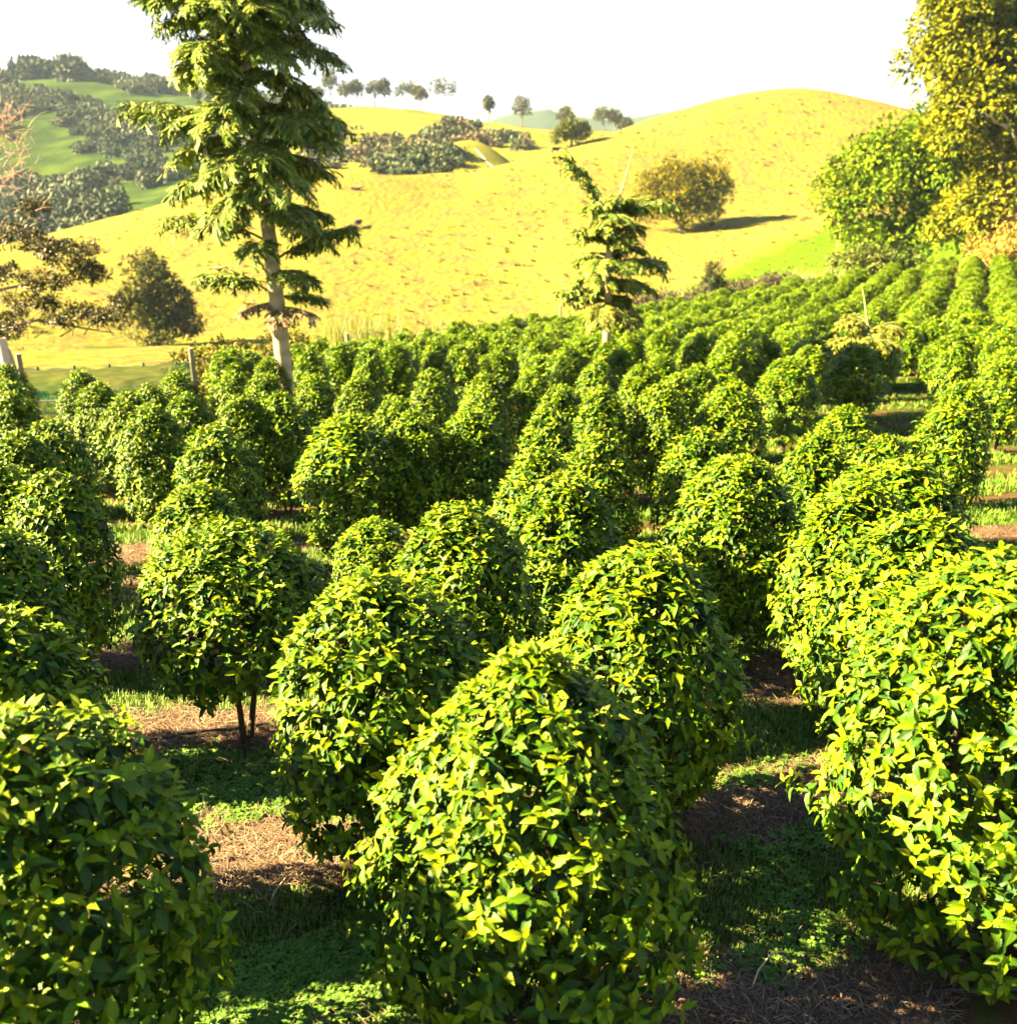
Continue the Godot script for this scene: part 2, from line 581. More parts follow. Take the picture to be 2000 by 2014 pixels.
# ---------------------------------------------------------------- cattle
func cow(at: Vector3, turn: float, label: String, hide: Color, patch: Color, lying: bool) -> void:
	var o := thing("cow", at, label, "cow", "cattle grazing on the hill", turn)
	var b := Buf.new()
	var y := 0.45 if lying else 0.95
	b.tube([Vector3(-0.82, y, 0), Vector3(-0.78, y + 0.04, 0), Vector3(-0.5, y + 0.02, 0), Vector3(0, y - 0.04, 0), Vector3(0.45, y, 0), Vector3(0.72, y + 0.1, 0), Vector3(0.95, y + 0.2, 0), Vector3(1.1, y + 0.24, 0), Vector3(1.3, y + 0.1, 0), Vector3(1.42, y - 0.02, 0), Vector3(1.44, y - 0.03, 0)],
		[0.05, 0.24, 0.33, 0.37, 0.34, 0.26, 0.17, 0.14, 0.12, 0.09, 0.02], 12, hide)
	if not lying:
		for sx in [-0.6, 0.55]:
			for sz in [-0.18, 0.18]:
				b.tube([Vector3(sx, y - 0.1, sz), Vector3(sx + (0.06 if sx > 0 else -0.05), 0.48, sz), Vector3(sx - (0.0 if sx > 0 else 0.09), 0.3, sz), Vector3(sx, 0.02, sz), Vector3(sx, -0.05, sz)], [0.16, 0.085, 0.055, 0.05, 0.055], 8, hide)
	else:
		for sz in [-0.24, 0.24]:
			b.tube([Vector3(-0.55, 0.22, sz), Vector3(-0.1, 0.12, sz * 1.5), Vector3(-0.5, 0.06, sz * 1.6)], [0.15, 0.08, 0.05], 8, hide)
			b.tube([Vector3(0.5, 0.22, sz * 0.8), Vector3(0.85, 0.12, sz), Vector3(0.5, 0.06, sz)], [0.13, 0.08, 0.05], 8, hide)
	b.tube([Vector3(-0.82, y + 0.12, 0), Vector3(-0.95, y - 0.1, 0), Vector3(-0.93, y - 0.5, 0)], [0.03, 0.025, 0.04], 6, hide)
	for sz in [-1.0, 1.0]:
		b.tube([Vector3(1.08, y + 0.3, 0.1 * sz), Vector3(1.05, y + 0.33, 0.2 * sz), Vector3(1.04, y + 0.3, 0.29 * sz)], [0.03, 0.05, 0.01], 6, hide)
	for k in b.c.size():
		if b.v[k].x < -0.05 and patch != hide: b.c[k] = patch
	part("body", b.mesh(vertex_mat(0.8)), o)

# ---------------------------------------------------------------- blades of grass and reeds
func tuft_mesh(rng: RandomNumberGenerator, blades: int, tall: float, spread: float, width: float, mat: Material) -> ArrayMesh:
	var b := Buf.new()
	for k in blades:
		var a := rng.randf() * TAU
		var d := Vector3(cos(a), 0, sin(a))
		var p := d * spread * sqrt(rng.randf()) * 0.5
		var l := tall * rng.randf_range(0.55, 1.1)
		var lean := rng.randf_range(0.1, 0.75)
		var w := d.cross(Vector3.UP).rotated(Vector3.UP, rng.randf_range(-0.8, 0.8)) * width * 0.5
		var m := p + Vector3.UP * l * 0.6 + d * l * lean * 0.3
		var z := p + Vector3.UP * l * (1.0 - lean * 0.35) + d * l * lean * 0.95
		var nn := (Vector3.UP * 0.7 - d * 0.5 + w.normalized() * 0.1).normalized()
		var col := vary(rng, Color(1, 1, 1), 0.25)
		b.tri(p - w, p + w, m + w * 0.8, nn, col)
		b.tri(p - w, m + w * 0.8, m - w * 0.8, nn, col)
		b.tri(m - w * 0.8, m + w * 0.8, z, nn, col)
	return b.mesh(mat)

func reed_clump(called: String, at: Vector3, label: String, count: int, tall: float, spread: Vector2, palette: Array, seed_: int, width := 0.035) -> void:
	var rng := RandomNumberGenerator.new()
	rng.seed = seed_
	var o := thing(called, at, label, "reeds")
	var b := Buf.new()
	for k in count:
		var p := Vector3(rng.randfn() * spread.x * 0.4, -0.1, rng.randfn() * spread.y * 0.4)
		var a := rng.randf() * TAU
		var d := Vector3(cos(a), 0, sin(a))
		var l := tall * rng.randf_range(0.6, 1.1)
		var lean := rng.randf_range(0.05, 0.5)
		var w := d.cross(Vector3.UP).rotated(Vector3.UP, rng.randf_range(-0.8, 0.8)) * width * 0.5
		var col := vary(rng, palette[rng.randi() % palette.size()], 0.2)
		var prev := p
		var pw := 1.0
		for q in 4:
			var t := (q + 1) / 4.0
			var n2 := p + Vector3.UP * l * (t - lean * 0.55 * t * t * t) + d * l * lean * t * t
			var nw := 1.0 - t * t
			var nn := (Vector3.UP * 0.5 - d).normalized()
			b.tri(prev - w * pw, prev + w * pw, n2 + w * nw, nn, col)
			if q < 3: b.tri(prev - w * pw, n2 + w * nw, n2 - w * nw, nn, col)
			prev = n2
			pw = nw
	part("blades", b.mesh(vertex_mat(0.6, 0.5)), o, "stuff")

func ridge_line(called: String, pts: Array, z: float, col: Color, deep: float, rough: float, seed_: int) -> void:
	var f := FastNoiseLite.new()
	f.seed = seed_
	f.frequency = 0.02
	var xs := PackedFloat32Array()
	var step := deep / 14.0
	var x: float = pts[0][0]
	while x < pts[pts.size() - 1][0]:
		xs.append(x)
		x += step
	var hs := PackedFloat32Array()
	for k in 15:
		hs.append(-z + deep * (k / 7.0 - 1.0))
	var low: float = -60.0
	var height := func(px: float, h: float) -> float:
		var y: float = low
		for k in pts.size() - 1:
			if px >= pts[k][0] and px <= pts[k + 1][0]:
				var t: float = (px - pts[k][0]) / (pts[k + 1][0] - pts[k][0])
				y = lerpf(pts[k][1], pts[k + 1][1], t * t * (3.0 - 2.0 * t))
		var u := absf(h + z) / deep
		return lerpf(y, low, u * u * 0.6 + u * 0.4) + f.get_noise_2d(px * 200.0 / deep, h * 200.0 / deep) * rough * (0.3 + u * 4.0 * (1.0 - u))
	var g := grid(xs, hs, height, func(_a, _b): return col)
	var m := turf_mat(noise_tex(0.02, 4, [[0.0, Color(0.7, 0.7, 0.7)], [1.0, Color(1, 1, 1)]], 3), deep, noise_tex(0.05, 3, [[0.0, Color(0.75, 0.75, 0.75)], [1.0, Color(1, 1, 1)]], 4), deep * 0.2, true)
	tag(part(called, g.mesh(m), self), "", "", "", "structure")

func build_materials() -> void:
	for k in 4:
		shapes.append(leaf_shape([0.1, 0.3, 0.44, 0.2][k], 0.34 + 0.12 * (k / 2), 0.012 + 0.006 * k))
	# coffee leaf: a pale midrib and side veins, the blade quilted between them
	var im := Image.create(64, 128, false, Image.FORMAT_RGB8)
	var hm := Image.create(64, 128, false, Image.FORMAT_RGB8)
	for y in 128:
		for x in 64:
			var u := absf(x - 31.5) / 31.5
			var v := y / 127.0
			var f := fposmod(v * 9.0 - u * 1.6, 1.0)
			var vein := smoothstep(0.12, 0.0, minf(f, 1.0 - f)) * smoothstep(1.0, 0.75, u)
			var mid := smoothstep(0.09, 0.02, u)
			var k := 0.82 + 0.1 * vein + 0.18 * mid
			im.set_pixel(x, y, Color(k, k * 0.99, k * 0.9))
			var hgt := sin(f * PI) * (1.0 - u * 0.6) * 0.8 * (1.0 - mid)
			hm.set_pixel(x, y, Color(hgt, hgt, hgt))
	leaf_mat = StandardMaterial3D.new()
	leaf_mat.albedo_texture = ImageTexture.create_from_image(im)
	leaf_mat.heightmap_enabled = true
	leaf_mat.heightmap_texture = ImageTexture.create_from_image(hm)
	leaf_mat.heightmap_scale = 0.14
	leaf_mat.vertex_color_use_as_albedo = true
	leaf_mat.roughness = 0.42
	leaf_mat.metallic_specular = 0.28
	leaf_mat.cull_mode = BaseMaterial3D.CULL_DISABLED
	leaf_mat.backlight_enabled = true
	leaf_mat.backlight = Color(0.5, 0.5, 0.05)

func build_land() -> void:
	# plantation floor
	var xs := steps([[-90.0, 6.0], [-24.0, 1.5], [-6.0, 0.11], [6.0, 0.6], [24.0, 2.0], [90.0, 1.0]])
	var hs := steps([[-20.0, 2.0], [1.0, 0.5], [2.6, 0.09], [13.0, 0.5], [30.0, 1.5], [100.0, 1.0]])
	var rough := FastNoiseLite.new()
	rough.seed = 5
	rough.frequency = 0.9
	var b := grid(xs, hs,
		func(x: float, h: float) -> float:
			var past := maxf(h - edge_h(x) - 1.2, 0.0)
			return field(x, h) + rough.get_noise_2d(x, h) * 0.05 + mulch(x, h) * rough.get_noise_2d(x * 6.0, h * 6.0) * 0.03 - minf(past * 1.1, 6.0),
		func(x: float, h: float) -> Color:
			var m := mulch(x, h)
			return Color(0.055, 0.1, 0.014).lerp(Color(0.09, 0.052, 0.03), m))
	var speck := noise_tex(0.09, 4, [[0.15, Color(0.3, 0.28, 0.25)], [0.5, Color(0.85, 0.82, 0.8)], [0.85, Color(1, 1, 1)]], 21)
	var ground_mat := turf_mat(noise_tex(0.02, 4, [[0.1, Color(0.6, 0.6, 0.6)], [0.8, Color(1, 1, 1)]], 20), 3.0, speck, 0.45, true, speck, 1.6)
	tag(part("ground", b.mesh(ground_mat), self), "", "", "", "structure")

	# the dry hill across the gully
	var hill_mat := turf_mat(
		noise_tex(0.012, 5, [[0.2, Color(0.096, 0.077, 0.023)], [0.42, Color(0.112, 0.102, 0.022)], [0.6, Color(0.115, 0.112, 0.019)], [0.85, Color(0.086, 0.102, 0.013)]], 31, 1024), 70.0,
		noise_tex(0.05, 5, [[0.18, Color(0.6, 0.54, 0.48)], [0.34, Color(0.86, 0.84, 0.8)], [0.55, Color(1, 1, 1)]], 32, 1024), 14.0, true,
		noise_tex(0.08, 4, [[0.0, Color(0, 0, 0)], [1.0, Color(1, 1, 1)]], 33), 25.0)
	var hx := steps([[-170.0, 3.0], [-20.0, 2.5], [60.0, 3.0], [260.0, 1.0]])
	var hh := steps([[14.0, 2.5], [120.0, 3.0], [330.0, 1.0]])
	var wob := FastNoiseLite.new()
	wob.seed = 8
	wob.frequency = 0.05
	b = grid(hx, hh,
		func(x: float, h: float) -> float: return spline(MAIN_HILL, x, -h) + wob.get_noise_2d(x, h) * 0.35 - 1.5 * (1.0 - smoothstep(1.0, 9.0, h - edge_h(x))),
		func(x: float, h: float) -> Color:
			# fresh pasture in the fenced paddock on the right
			var lush := smoothstep(0.0, 2.5, x - 22.6 - (h - 130.0) / 1.06 + wob.get_noise_2d(x * 2.0, h * 2.0) * 2.0) * smoothstep(166.0, 158.0, h) * smoothstep(100.0, 108.0, h)
			return Color(1, 1, 1).lerp(Color(0.46, 0.95, 0.12), lush))
	tag(part("hill", b.mesh(hill_mat), self), "", "", "", "structure")
	# rank tussocks that speckle the dry pasture
	var rng := RandomNumberGenerator.new()
	rng.seed = 77
	var tm := tuft_mesh(rng, 14, 0.42, 0.75, 0.1, vertex_mat(0.9))
	var places := []
	var cols := PackedColorArray()
	for k in 3000:
		var h := rng.randf_range(70.0, 245.0)
		var x := rng.randf_range(-0.56, 0.42) * h
		if h < edge_h(x) + 4.0: continue
		if noise.get_noise_2d(x * 1.5, h * 1.5) + rng.randf_range(-0.35, 0.35) < 0.0: continue
		var s := rng.randf_range(0.5, 1.3)
		places.append(Transform3D(Basis(Vector3.UP, rng.randf() * TAU).scaled(Vector3(s, s, s)), Vector3(x, spline(MAIN_HILL, x, -h) + wob.get_noise_2d(x, h) * 0.35 - 0.05, -h)))
		cols.append(vary(rng, [Color(0.1426, 0.1123, 0.0216), Color(0.1166, 0.0778, 0.0238), Color(0.1469, 0.1296, 0.0194), Color(0.1037, 0.0907, 0.0173)][rng.randi() % 4], 0.2))
	tag(scatter("tussock_grass", tm, places, cols, self), "dry yellow and brown tussocks speckling the sunlit hillside pasture", "grass")

func build_far() -> void:
	var fine := noise_tex(0.05, 5, [[0.2, Color(0.5, 0.5, 0.45)], [0.5, Color(1, 1, 1)]], 42, 512)
	var green := turf_mat(noise_tex(0.014, 4, [[0.25, Color(0.012, 0.0255, 0.006)], [0.5, Color(0.021, 0.0413, 0.006)], [0.75, Color(0.0413, 0.0638, 0.0075)]], 41, 512), 160.0, fine, 30.0, true)  # pasture green, darkened in the colour for shade on this slope
	var gold := turf_mat(noise_tex(0.014, 4, [[0.25, Color(0.0702, 0.0810, 0.0135)], [0.5, Color(0.1188, 0.1188, 0.0162)], [0.75, Color(0.1512, 0.1458, 0.0189)]], 43, 512), 120.0, fine, 25.0, true)
	var white := func(_x, _h): return Color(1, 1, 1)
	var wob := FastNoiseLite.new()
	wob.seed = 9
	wob.frequency = 0.012
	var b := grid(steps([[-620.0, 8.0], [-40.0, 1.0]]), steps([[215.0, 7.0], [880.0, 1.0]]), func(x: float, h: float) -> float: return spline(LEFT_HILL, x, -h) + wob.get_noise_2d(x, h) * 3.0, white)
	tag(part("valley_hill", b.mesh(green), self), "", "", "", "structure")
	b = grid(steps([[-170.0, 5.0], [130.0, 1.0]]), steps([[262.0, 5.0], [610.0, 1.0]]), func(x: float, h: float) -> float: return spline(MID_HILL, x, -h) + wob.get_noise_2d(x * 2.0, h * 2.0) * 1.5 - smoothstep(0.0, 22.0, -0.2 * h - x) * 45.0, white)
	tag(part("pine_hill", b.mesh(gold), self), "", "", "", "structure")
	b = grid(steps([[-52.0, 3.0], [14.0, 1.0]]), steps([[222.0, 3.0], [310.0, 1.0]]), func(x: float, h: float) -> float: return spline(KNOB, x, -h) - smoothstep(20.0, 40.0, absf(x + 17.0)) * 4.0, white)
	tag(part("knoll", b.mesh(gold), self), "", "", "", "structure")
	ridge_line("forest_ridge", RIDGE, -1616.0, Color(0.035, 0.05, 0.025), 260.0, 9.0, 3)
	ridge_line("mountains", MOUNTAINS, -4848.0, Color(0.05, 0.07, 0.04), 900.0, 14.0, 5)

	var rng := RandomNumberGenerator.new()
	rng.seed = 91
	var sb := Buf.new()
	crown(sb, rng, [[Vector3(0, 1.0, 0), Vector3(1.4, 1.1, 1.4)], [Vector3(0.7, 0.8, 0.4), Vector3(0.9, 0.8, 0.9)]], 110, 0.75, [Color(1, 1, 1)], 0.7)
	var shrub := sb.mesh(vertex_mat(0.85))
	# scrub on the shaded valley side
	var places := []
	var cols := PackedColorArray()
	while places.size() < 3800:
		var h := rng.randf_range(250.0, 640.0)
		var x := rng.randf_range(-0.56, -0.14) * h
		var n := noise.get_noise_2d(x * 1.7 + 40.0, h * 1.1)
		if n + rng.randf_range(-0.12, 0.12) < 0.06: continue
		var s := rng.randf_range(0.8, 2.0)
		places.append(Transform3D(Basis(Vector3.UP, rng.randf() * TAU).scaled(Vector3(s, s * rng.randf_range(0.8, 1.4), s)), Vector3(x, spline(LEFT_HILL, x, -h) + wob.get_noise_2d(x, h) * 3.0 - 0.5, -h)))
		cols.append(vary(rng, [Color(0.032, 0.05, 0.02), Color(0.042, 0.058, 0.024), Color(0.055, 0.068, 0.03)][rng.randi() % 3], 0.25))
	tag(scatter("valley_scrub", shrub, places, cols, self), "dark native scrub in patches over the hazy green valley side", "scrub")
	places = []
	cols = PackedColorArray()
	for k in 240:                                     # wood along the crest of that hill
		var x := rng.randf_range(-330.0, -90.0)
		var h := 640.0 - (x + 330.0) * 0.18 + rng.randf_range(-14.0, 26.0)
		var s := rng.randf_range(1.2, 2.4) * (1.7 if absf(x + 268.0) < 18.0 else 1.0)
		places.append(Transform3D(Basis(Vector3.UP, rng.randf() * TAU).scaled(Vector3(s, s * 1.5, s)), Vector3(x, spline(LEFT_HILL, x, -h) - 1.0, -h)))
		cols.append(vary(rng, Color(0.035, 0.042, 0.022), 0.3))
	tag(scatter("crest_wood", shrub, places, cols, self), "dark wood along the crest of the far green hill", "woodland")
	places = []
	cols = PackedColorArray()
	for k in 230:                                     # gorse and scrub in the folds below the pines
		var h := rng.randf_range(300.0, 400.0)
		var x := rng.randf_range(-0.2, 0.02) * h
		if noise.get_noise_2d(x * 1.6 + 300.0, h * 1.2) < 0.02: continue
		var s := rng.randf_range(0.9, 2.0)
		places.append(Transform3D(Basis(Vector3.UP, rng.randf() * TAU).scaled(Vector3(s, s, s)), Vector3(x, spline(MID_HILL, x, -h) + wob.get_noise_2d(x * 2.0, h * 2.0) * 1.5 - 0.3, -h)))
		cols.append(vary(rng, [Color(0.075, 0.075, 0.028), Color(0.05, 0.065, 0.022), Color(0.105, 0.085, 0.035)][rng.randi() % 3], 0.25))
	for k in 46:                                      # the dark scrub on the knoll
		var x := rng.randf_range(-34.0, -12.0)
		var h := rng.randf_range(242.0, 262.0)
		var s := rng.randf_range(0.7, 1.4)
		places.append(Transform3D(Basis(Vector3.UP, rng.randf() * TAU).scaled(Vector3(s, s, s)), Vector3(x, spline(KNOB, x, -h) - 0.3, -h)))
		cols.append(vary(rng, Color(0.05, 0.07, 0.025), 0.25))
	tag(scatter("gully_scrub", shrub, places, cols, self), "brown and olive scrub filling the folds below the pine ridge", "scrub")

	var k := 0
	for p in PINES:
		var w: float = p[2]
		var t: float = p[3] * 1.25
		var y: float = spline(MID_HILL, p[0], p[1]) - 0.3
		var lobes := [[Vector3(0, t * 0.72, 0), Vector3(w * 0.45, t * 0.26, w * 0.45)], [Vector3(w * 0.18, t * 0.58, 0.4), Vector3(w * 0.28, t * 0.2, w * 0.3)], [Vector3(-w * 0.2, t * 0.6, -0.3), Vector3(w * 0.27, t * 0.2, w * 0.3)]]
		tree("pine_tree", Vector3(p[0], y, p[1]), PINE_LABELS[k], lobes, 520, 0.85, [Color(0.06, 0.06, 0.028), Color(0.085, 0.075, 0.035), Color(0.045, 0.05, 0.025)], 0.3, Color(0.12, 0.09, 0.07), 600 + k, "pines along the far ridge")
		k += 1
	# the light track that runs down the knoll
	var tb := Buf.new()
	for q in 14:
		var a := Vector2(lerpf(-8.5, 0.8, q / 14.0), lerpf(262.0, 246.0, q / 14.0))
		var z := Vector2(lerpf(-8.5, 0.8, (q + 1) / 14.0), lerpf(262.0, 246.0, (q + 1) / 14.0))
		var c := [Vector3(a.x - 0.22, spline(KNOB, a.x, -a.y) + 0.12, -a.y), Vector3(a.x + 0.22, spline(KNOB, a.x, -a.y) + 0.12, -a.y - 0.4), Vector3(z.x + 0.22, spline(KNOB, z.x, -z.y) + 0.12, -z.y - 0.4), Vector3(z.x - 0.22, spline(KNOB, z.x, -z.y) + 0.12, -z.y)]
		tb.tri(c[0], c[1], c[2], Vector3.UP, Color(0.42, 0.34, 0.2))
		tb.tri(c[0], c[2], c[3], Vector3.UP, Color(0.42, 0.34, 0.2))
	tag(part("path", tb.mesh(vertex_mat(1.0)), self), "", "", "", "structure")

func on_hill(x: float, z: float) -> Vector3:
	return Vector3(x, spline(MAIN_HILL, x, z) - 0.1, z)

func build_trees() -> void:
	var rng := RandomNumberGenerator.new()
	rng.seed = 15
	var grey := Color(0.17, 0.1445, 0.119)
	var gold := [Color(0.125, 0.11, 0.003), Color(0.085, 0.085, 0.005), Color(0.045, 0.056, 0.008), Color(0.15, 0.122, 0.004)]
	var olive := [Color(0.055, 0.068, 0.012), Color(0.085, 0.08, 0.014), Color(0.038, 0.05, 0.012)]
	var leafy := [Color(0.11, 0.175, 0.004), Color(0.065, 0.12, 0.006), Color(0.15, 0.21, 0.005), Color(0.04, 0.08, 0.007)]
	# on the hill
	tree("totara_tree", on_hill(28.6, -167.7), "round golden olive tree alone on the sunlit slope with a long shadow",
		[[Vector3(0, 6.8, 0), Vector3(5.6, 5.0, 5.2)], [Vector3(-3.6, 5.6, 0.8), Vector3(4.2, 4.4, 4.0)], [Vector3(3.8, 6.4, 0), Vector3(4.0, 4.2, 4.0)], [Vector3(-1.5, 4.2, 2.6), Vector3(4.2, 3.6, 3.6)], [Vector3(2.2, 3.6, 2.2), Vector3(4.0, 3.2, 3.4)]], 8000, 0.46, gold, 0.55, grey, 1)
	tree("totara_tree", on_hill(-37.8, -105.3), "dark conical tree at the foot of the dry hill near the netting fence",
		[[Vector3(0, 6.6, 0), Vector3(2.3, 3.2, 2.3)], [Vector3(-1.5, 4.0, 0.6), Vector3(2.6, 2.8, 2.4)], [Vector3(1.6, 4.2, 0), Vector3(2.6, 3.0, 2.4)], [Vector3(0.4, 2.2, 1.0), Vector3(3.6, 2.0, 2.8)], [Vector3(2.8, 2.4, -0.4), Vector3(1.8, 1.9, 2.0)]], 4200, 0.42, olive, 0.35, grey, 2)
	tree("shrub_tree", on_hill(13.6, -226.0), "small leafy tree on the crest of the dry hill beside a black cow",
		[[Vector3(0, 3.4, 0), Vector3(2.6, 2.4, 2.4)], [Vector3(-2.0, 2.2, 0.4), Vector3(2.2, 2.0, 2.0)], [Vector3(2.0, 2.6, 0.2), Vector3(2.0, 2.0, 2.0)]], 1500, 0.6, [Color(0.102, 0.1105, 0.0213), Color(0.068, 0.085, 0.017)], 0.3, grey, 3)
	# the grove at the end of the far rows
	tree("broadleaf_tree", Vector3(36.0, -7.5, -90.0), "dense bright green broadleaf tree at the end of the far rows",
		[[Vector3(1.0, 9.0, 0), Vector3(5.4, 5.2, 5.0)], [Vector3(-4.4, 6.4, 0.6), Vector3(4.4, 4.6, 4.4)], [Vector3(3.0, 12.0, 0.0), Vector3(4.4, 3.8, 4.2)], [Vector3(-2.0, 10.2, 0.2), Vector3(4.0, 3.6, 4.0)], [Vector3(2.0, 4.6, 2.6), Vector3(5.6, 3.0, 4.2)], [Vector3(-4.2, 3.4, 2.2), Vector3(3.8, 2.4, 3.4)], [Vector3(6.4, 7.0, 1.0), Vector3(3.8, 4.6, 4.0)], [Vector3(6.0, 12.8, 0.4), Vector3(4.0, 3.8, 4.0)], [Vector3(4.2, 15.0, 0.0), Vector3(4.4, 3.4, 4.0)], [Vector3(9.0, 10.0, 0.6), Vector3(4.0, 4.6, 4.0)]],
		24000, 0.38, leafy, 0.5, grey, 4, "", 0.6)
	var big := tree("totara_tree", Vector3(41.6, -7.0, -84.0), "huge golden olive tree with pale bare limbs towering over the grove",
		[[Vector3(0, 17, 0), Vector3(7.5, 7.5, 7.0)], [Vector3(-4.6, 12.5, 2.0), Vector3(5.0, 4.6, 5.0)], [Vector3(-3.4, 19.4, 0), Vector3(5.6, 4.4, 5.0)], [Vector3(0.5, 24.0, 0), Vector3(6.0, 5.0, 5.0)], [Vector3(-1.4, 8.0, 3.2), Vector3(4.8, 3.6, 4.4)], [Vector3(5, 11, 1), Vector3(6, 6, 6)], [Vector3(-6.6, 16.4, 0.6), Vector3(4.0, 3.2, 4.0)], [Vector3(-5.0, 5.4, 2.6), Vector3(2.6, 2.4, 2.8)], [Vector3(-5.6, 20.2, 0.4), Vector3(4.2, 3.6, 4.0)], [Vector3(-2.6, 25.0, 0.2), Vector3(4.6, 3.6, 4.2)]],
		30000, 0.48, [Color(0.13, 0.142, 0.004), Color(0.09, 0.108, 0.006), Color(0.165, 0.162, 0.005), Color(0.06, 0.078, 0.01)], 0.8, Color(0.34, 0.2805, 0.2125), 5, "", 0.5, "tree", 0.42)
	for l in [[-2.5, 9.5, 5.5, -5.6, 13.4, 6.8], [-2.5, 9.5, 5.5, -3.4, 12.4, 7.4], [-4.2, 12.0, 6.0, -8.6, 13.8, 5.8]]:
		var lb := Buf.new()
		limb(lb, rng, Vector3(l[0], l[1], l[2]), Vector3(l[3], l[4], l[5]), 0.16, 0.04, Color(0.425, 0.357, 0.272), 0.05, 7)
		part("limb", lb.mesh(vertex_mat(0.9)), big)
	tree("golden_shrub", Vector3(38.6, -6.8, -77.6), "tall feathery golden shrub under the huge olive tree",
		[[Vector3(0, 3.4, 0), Vector3(2.6, 2.6, 2.2)], [Vector3(-1.5, 2.0, 0.6), Vector3(1.9, 2.0, 1.8)], [Vector3(2.2, 3.0, 0), Vector3(2.6, 3.2, 2.2)]], 3600, 0.36, [Color(0.289, 0.2125, 0.0425), Color(0.2295, 0.1785, 0.034), Color(0.34, 0.255, 0.068)], 0.16, grey, 6, "", 0.25, "shrub")
	tree("dark_shrub", Vector3(37.0, -6.8, -75.0), "dusky grey green shrub in front of the golden shrub",
		[[Vector3(0, 1.5, 0), Vector3(1.5, 1.0, 1.2)], [Vector3(0.9, 1.2, 0.2), Vector3(1.0, 0.9, 1.0)]], 900, 0.3, [Color(0.085, 0.0935, 0.034), Color(0.0595, 0.068, 0.0255)], 0.08, grey, 7, "", 0.3, "shrub")
	tree("sapling", Vector3(30.0, -7.6, -92.0), "slender sapling with a thin pale stem and wispy top",
		[[Vector3(0, 6.0, 0), Vector3(0.9, 1.1, 0.9)], [Vector3(-0.5, 5.2, 0.2), Vector3(0.7, 0.7, 0.7)]], 260, 0.34, [Color(0.2125, 0.204, 0.0425), Color(0.136, 0.153, 0.0255)], 0.07, Color(0.425, 0.357, 0.187), 8)
	tree("cypress_shrub", Vector3(14.4, field(14.4, 70.0) - 0.5, -70.0), "small dark pointed conifer standing in the brush beyond the rows",
		[[Vector3(0, 2.6, 0), Vector3(0.62, 1.1, 0.62)], [Vector3(0, 1.5, 0), Vector3(0.9, 1.2, 0.9)], [Vector3(0.1, 0.7, 0), Vector3(1.05, 0.8, 1.05)]], 1300, 0.26, [Color(0.0255, 0.0382, 0.017), Color(0.0382, 0.051, 0.0213)], 0.12, grey, 9, "", 0.35, "conifer")
	tree("leafy_shrub", Vector3(27.4, field(27.4, 79.0) - 0.4, -79.0), "loose leafy shrub at the edge of the grove beside pale reeds",
		[[Vector3(0, 2.0, 0), Vector3(2.2, 1.5, 1.6)], [Vector3(1.6, 1.6, 0.2), Vector3(1.5, 1.3, 1.3)]], 1300, 0.32, [Color(0.1105, 0.1275, 0.0255), Color(0.0595, 0.085, 0.017)], 0.1, grey, 10, "", 0.5, "shrub")
	tree("dark_shrub", Vector3(32.6, -7.2, -84.0), "deep green shrub growing beneath the broadleaf tree",
		[[Vector3(0, 1.6, 0), Vector3(2.4, 1.4, 1.6)], [Vector3(-2.0, 1.2, 0.2), Vector3(1.6, 1.1, 1.3)]], 1400, 0.34, [Color(0.06, 0.095, 0.02), Color(0.08, 0.11, 0.02)], 0.1, grey, 11, "", 0.5, "shrub")
	var brush := [[8.8, -65.4, 1.2], [10.6, -67.0, 1.3], [12.4, -68.8, 1.2], [16.6, -71.6, 1.2], [18.8, -73.4, 1.3], [21.0, -75.6, 1.2]]
	for k in brush.size():
		var q: Array = brush[k]
		tree("brush_shrub", Vector3(q[0], field(q[0], -q[1]) - 0.6, q[1]), "dull brown green brush growing beyond the last coffee rows",
			[[Vector3(0, q[2], 0), Vector3(1.8, 1.0, 1.2)], [Vector3(1.0, q[2] * 0.8, 0.3), Vector3(1.2, 0.9, 1.0)], [Vector3(-1.1, q[2] * 0.8, 0), Vector3(1.2, 0.9, 1.0)]], 900, 0.34, [Color(0.0723, 0.0595, 0.0382), Color(0.051, 0.0553, 0.0255), Color(0.0935, 0.0723, 0.051)], 0.08, grey, 30 + k, "brush beyond the far rows", 0.3, "shrub")
	for k in 3:
		var q: Array = [[-8.9, 31.5, 1.2], [-7.6, 33.2, 1.5], [-9.9, 30.6, 0.9]][k]
		tree("yellow_shrub", Vector3(q[0], field(q[0], q[1]) - 0.2, -q[1]), "yellow green weedy shrub behind the fence near the tall palm",
			[[Vector3(0, q[2], 0), Vector3(0.8, 0.8, 0.7)], [Vector3(0.6, q[2] * 0.7, 0.2), Vector3(0.7, 0.6, 0.6)]], 700, 0.17, [Color(0.17, 0.187, 0.017), Color(0.102, 0.1275, 0.017), Color(0.204, 0.17, 0.034)], 0.04, grey, 40 + k, "weedy shrubs behind the fence", 0.4, "shrub")
	reed_clump("reed_clump", Vector3(-5.7, field(-5.7, 38.6) - 0.2, -38.6), "tall green reeds behind the rows between the two palms", 520, 3.1, Vector2(1.9, 1.0), [Color(0.102, 0.153, 0.0255), Color(0.068, 0.1105, 0.017), Color(0.153, 0.17, 0.034)], 51)
	reed_clump("reed_clump", Vector3(-3.3, field(-3.3, 43.5) - 0.3, -43.8), "shorter green reed tuft beside the tall reeds", 200, 2.7, Vector2(0.8, 0.7), [Color(0.102, 0.153, 0.0255), Color(0.068, 0.1105, 0.017)], 52)
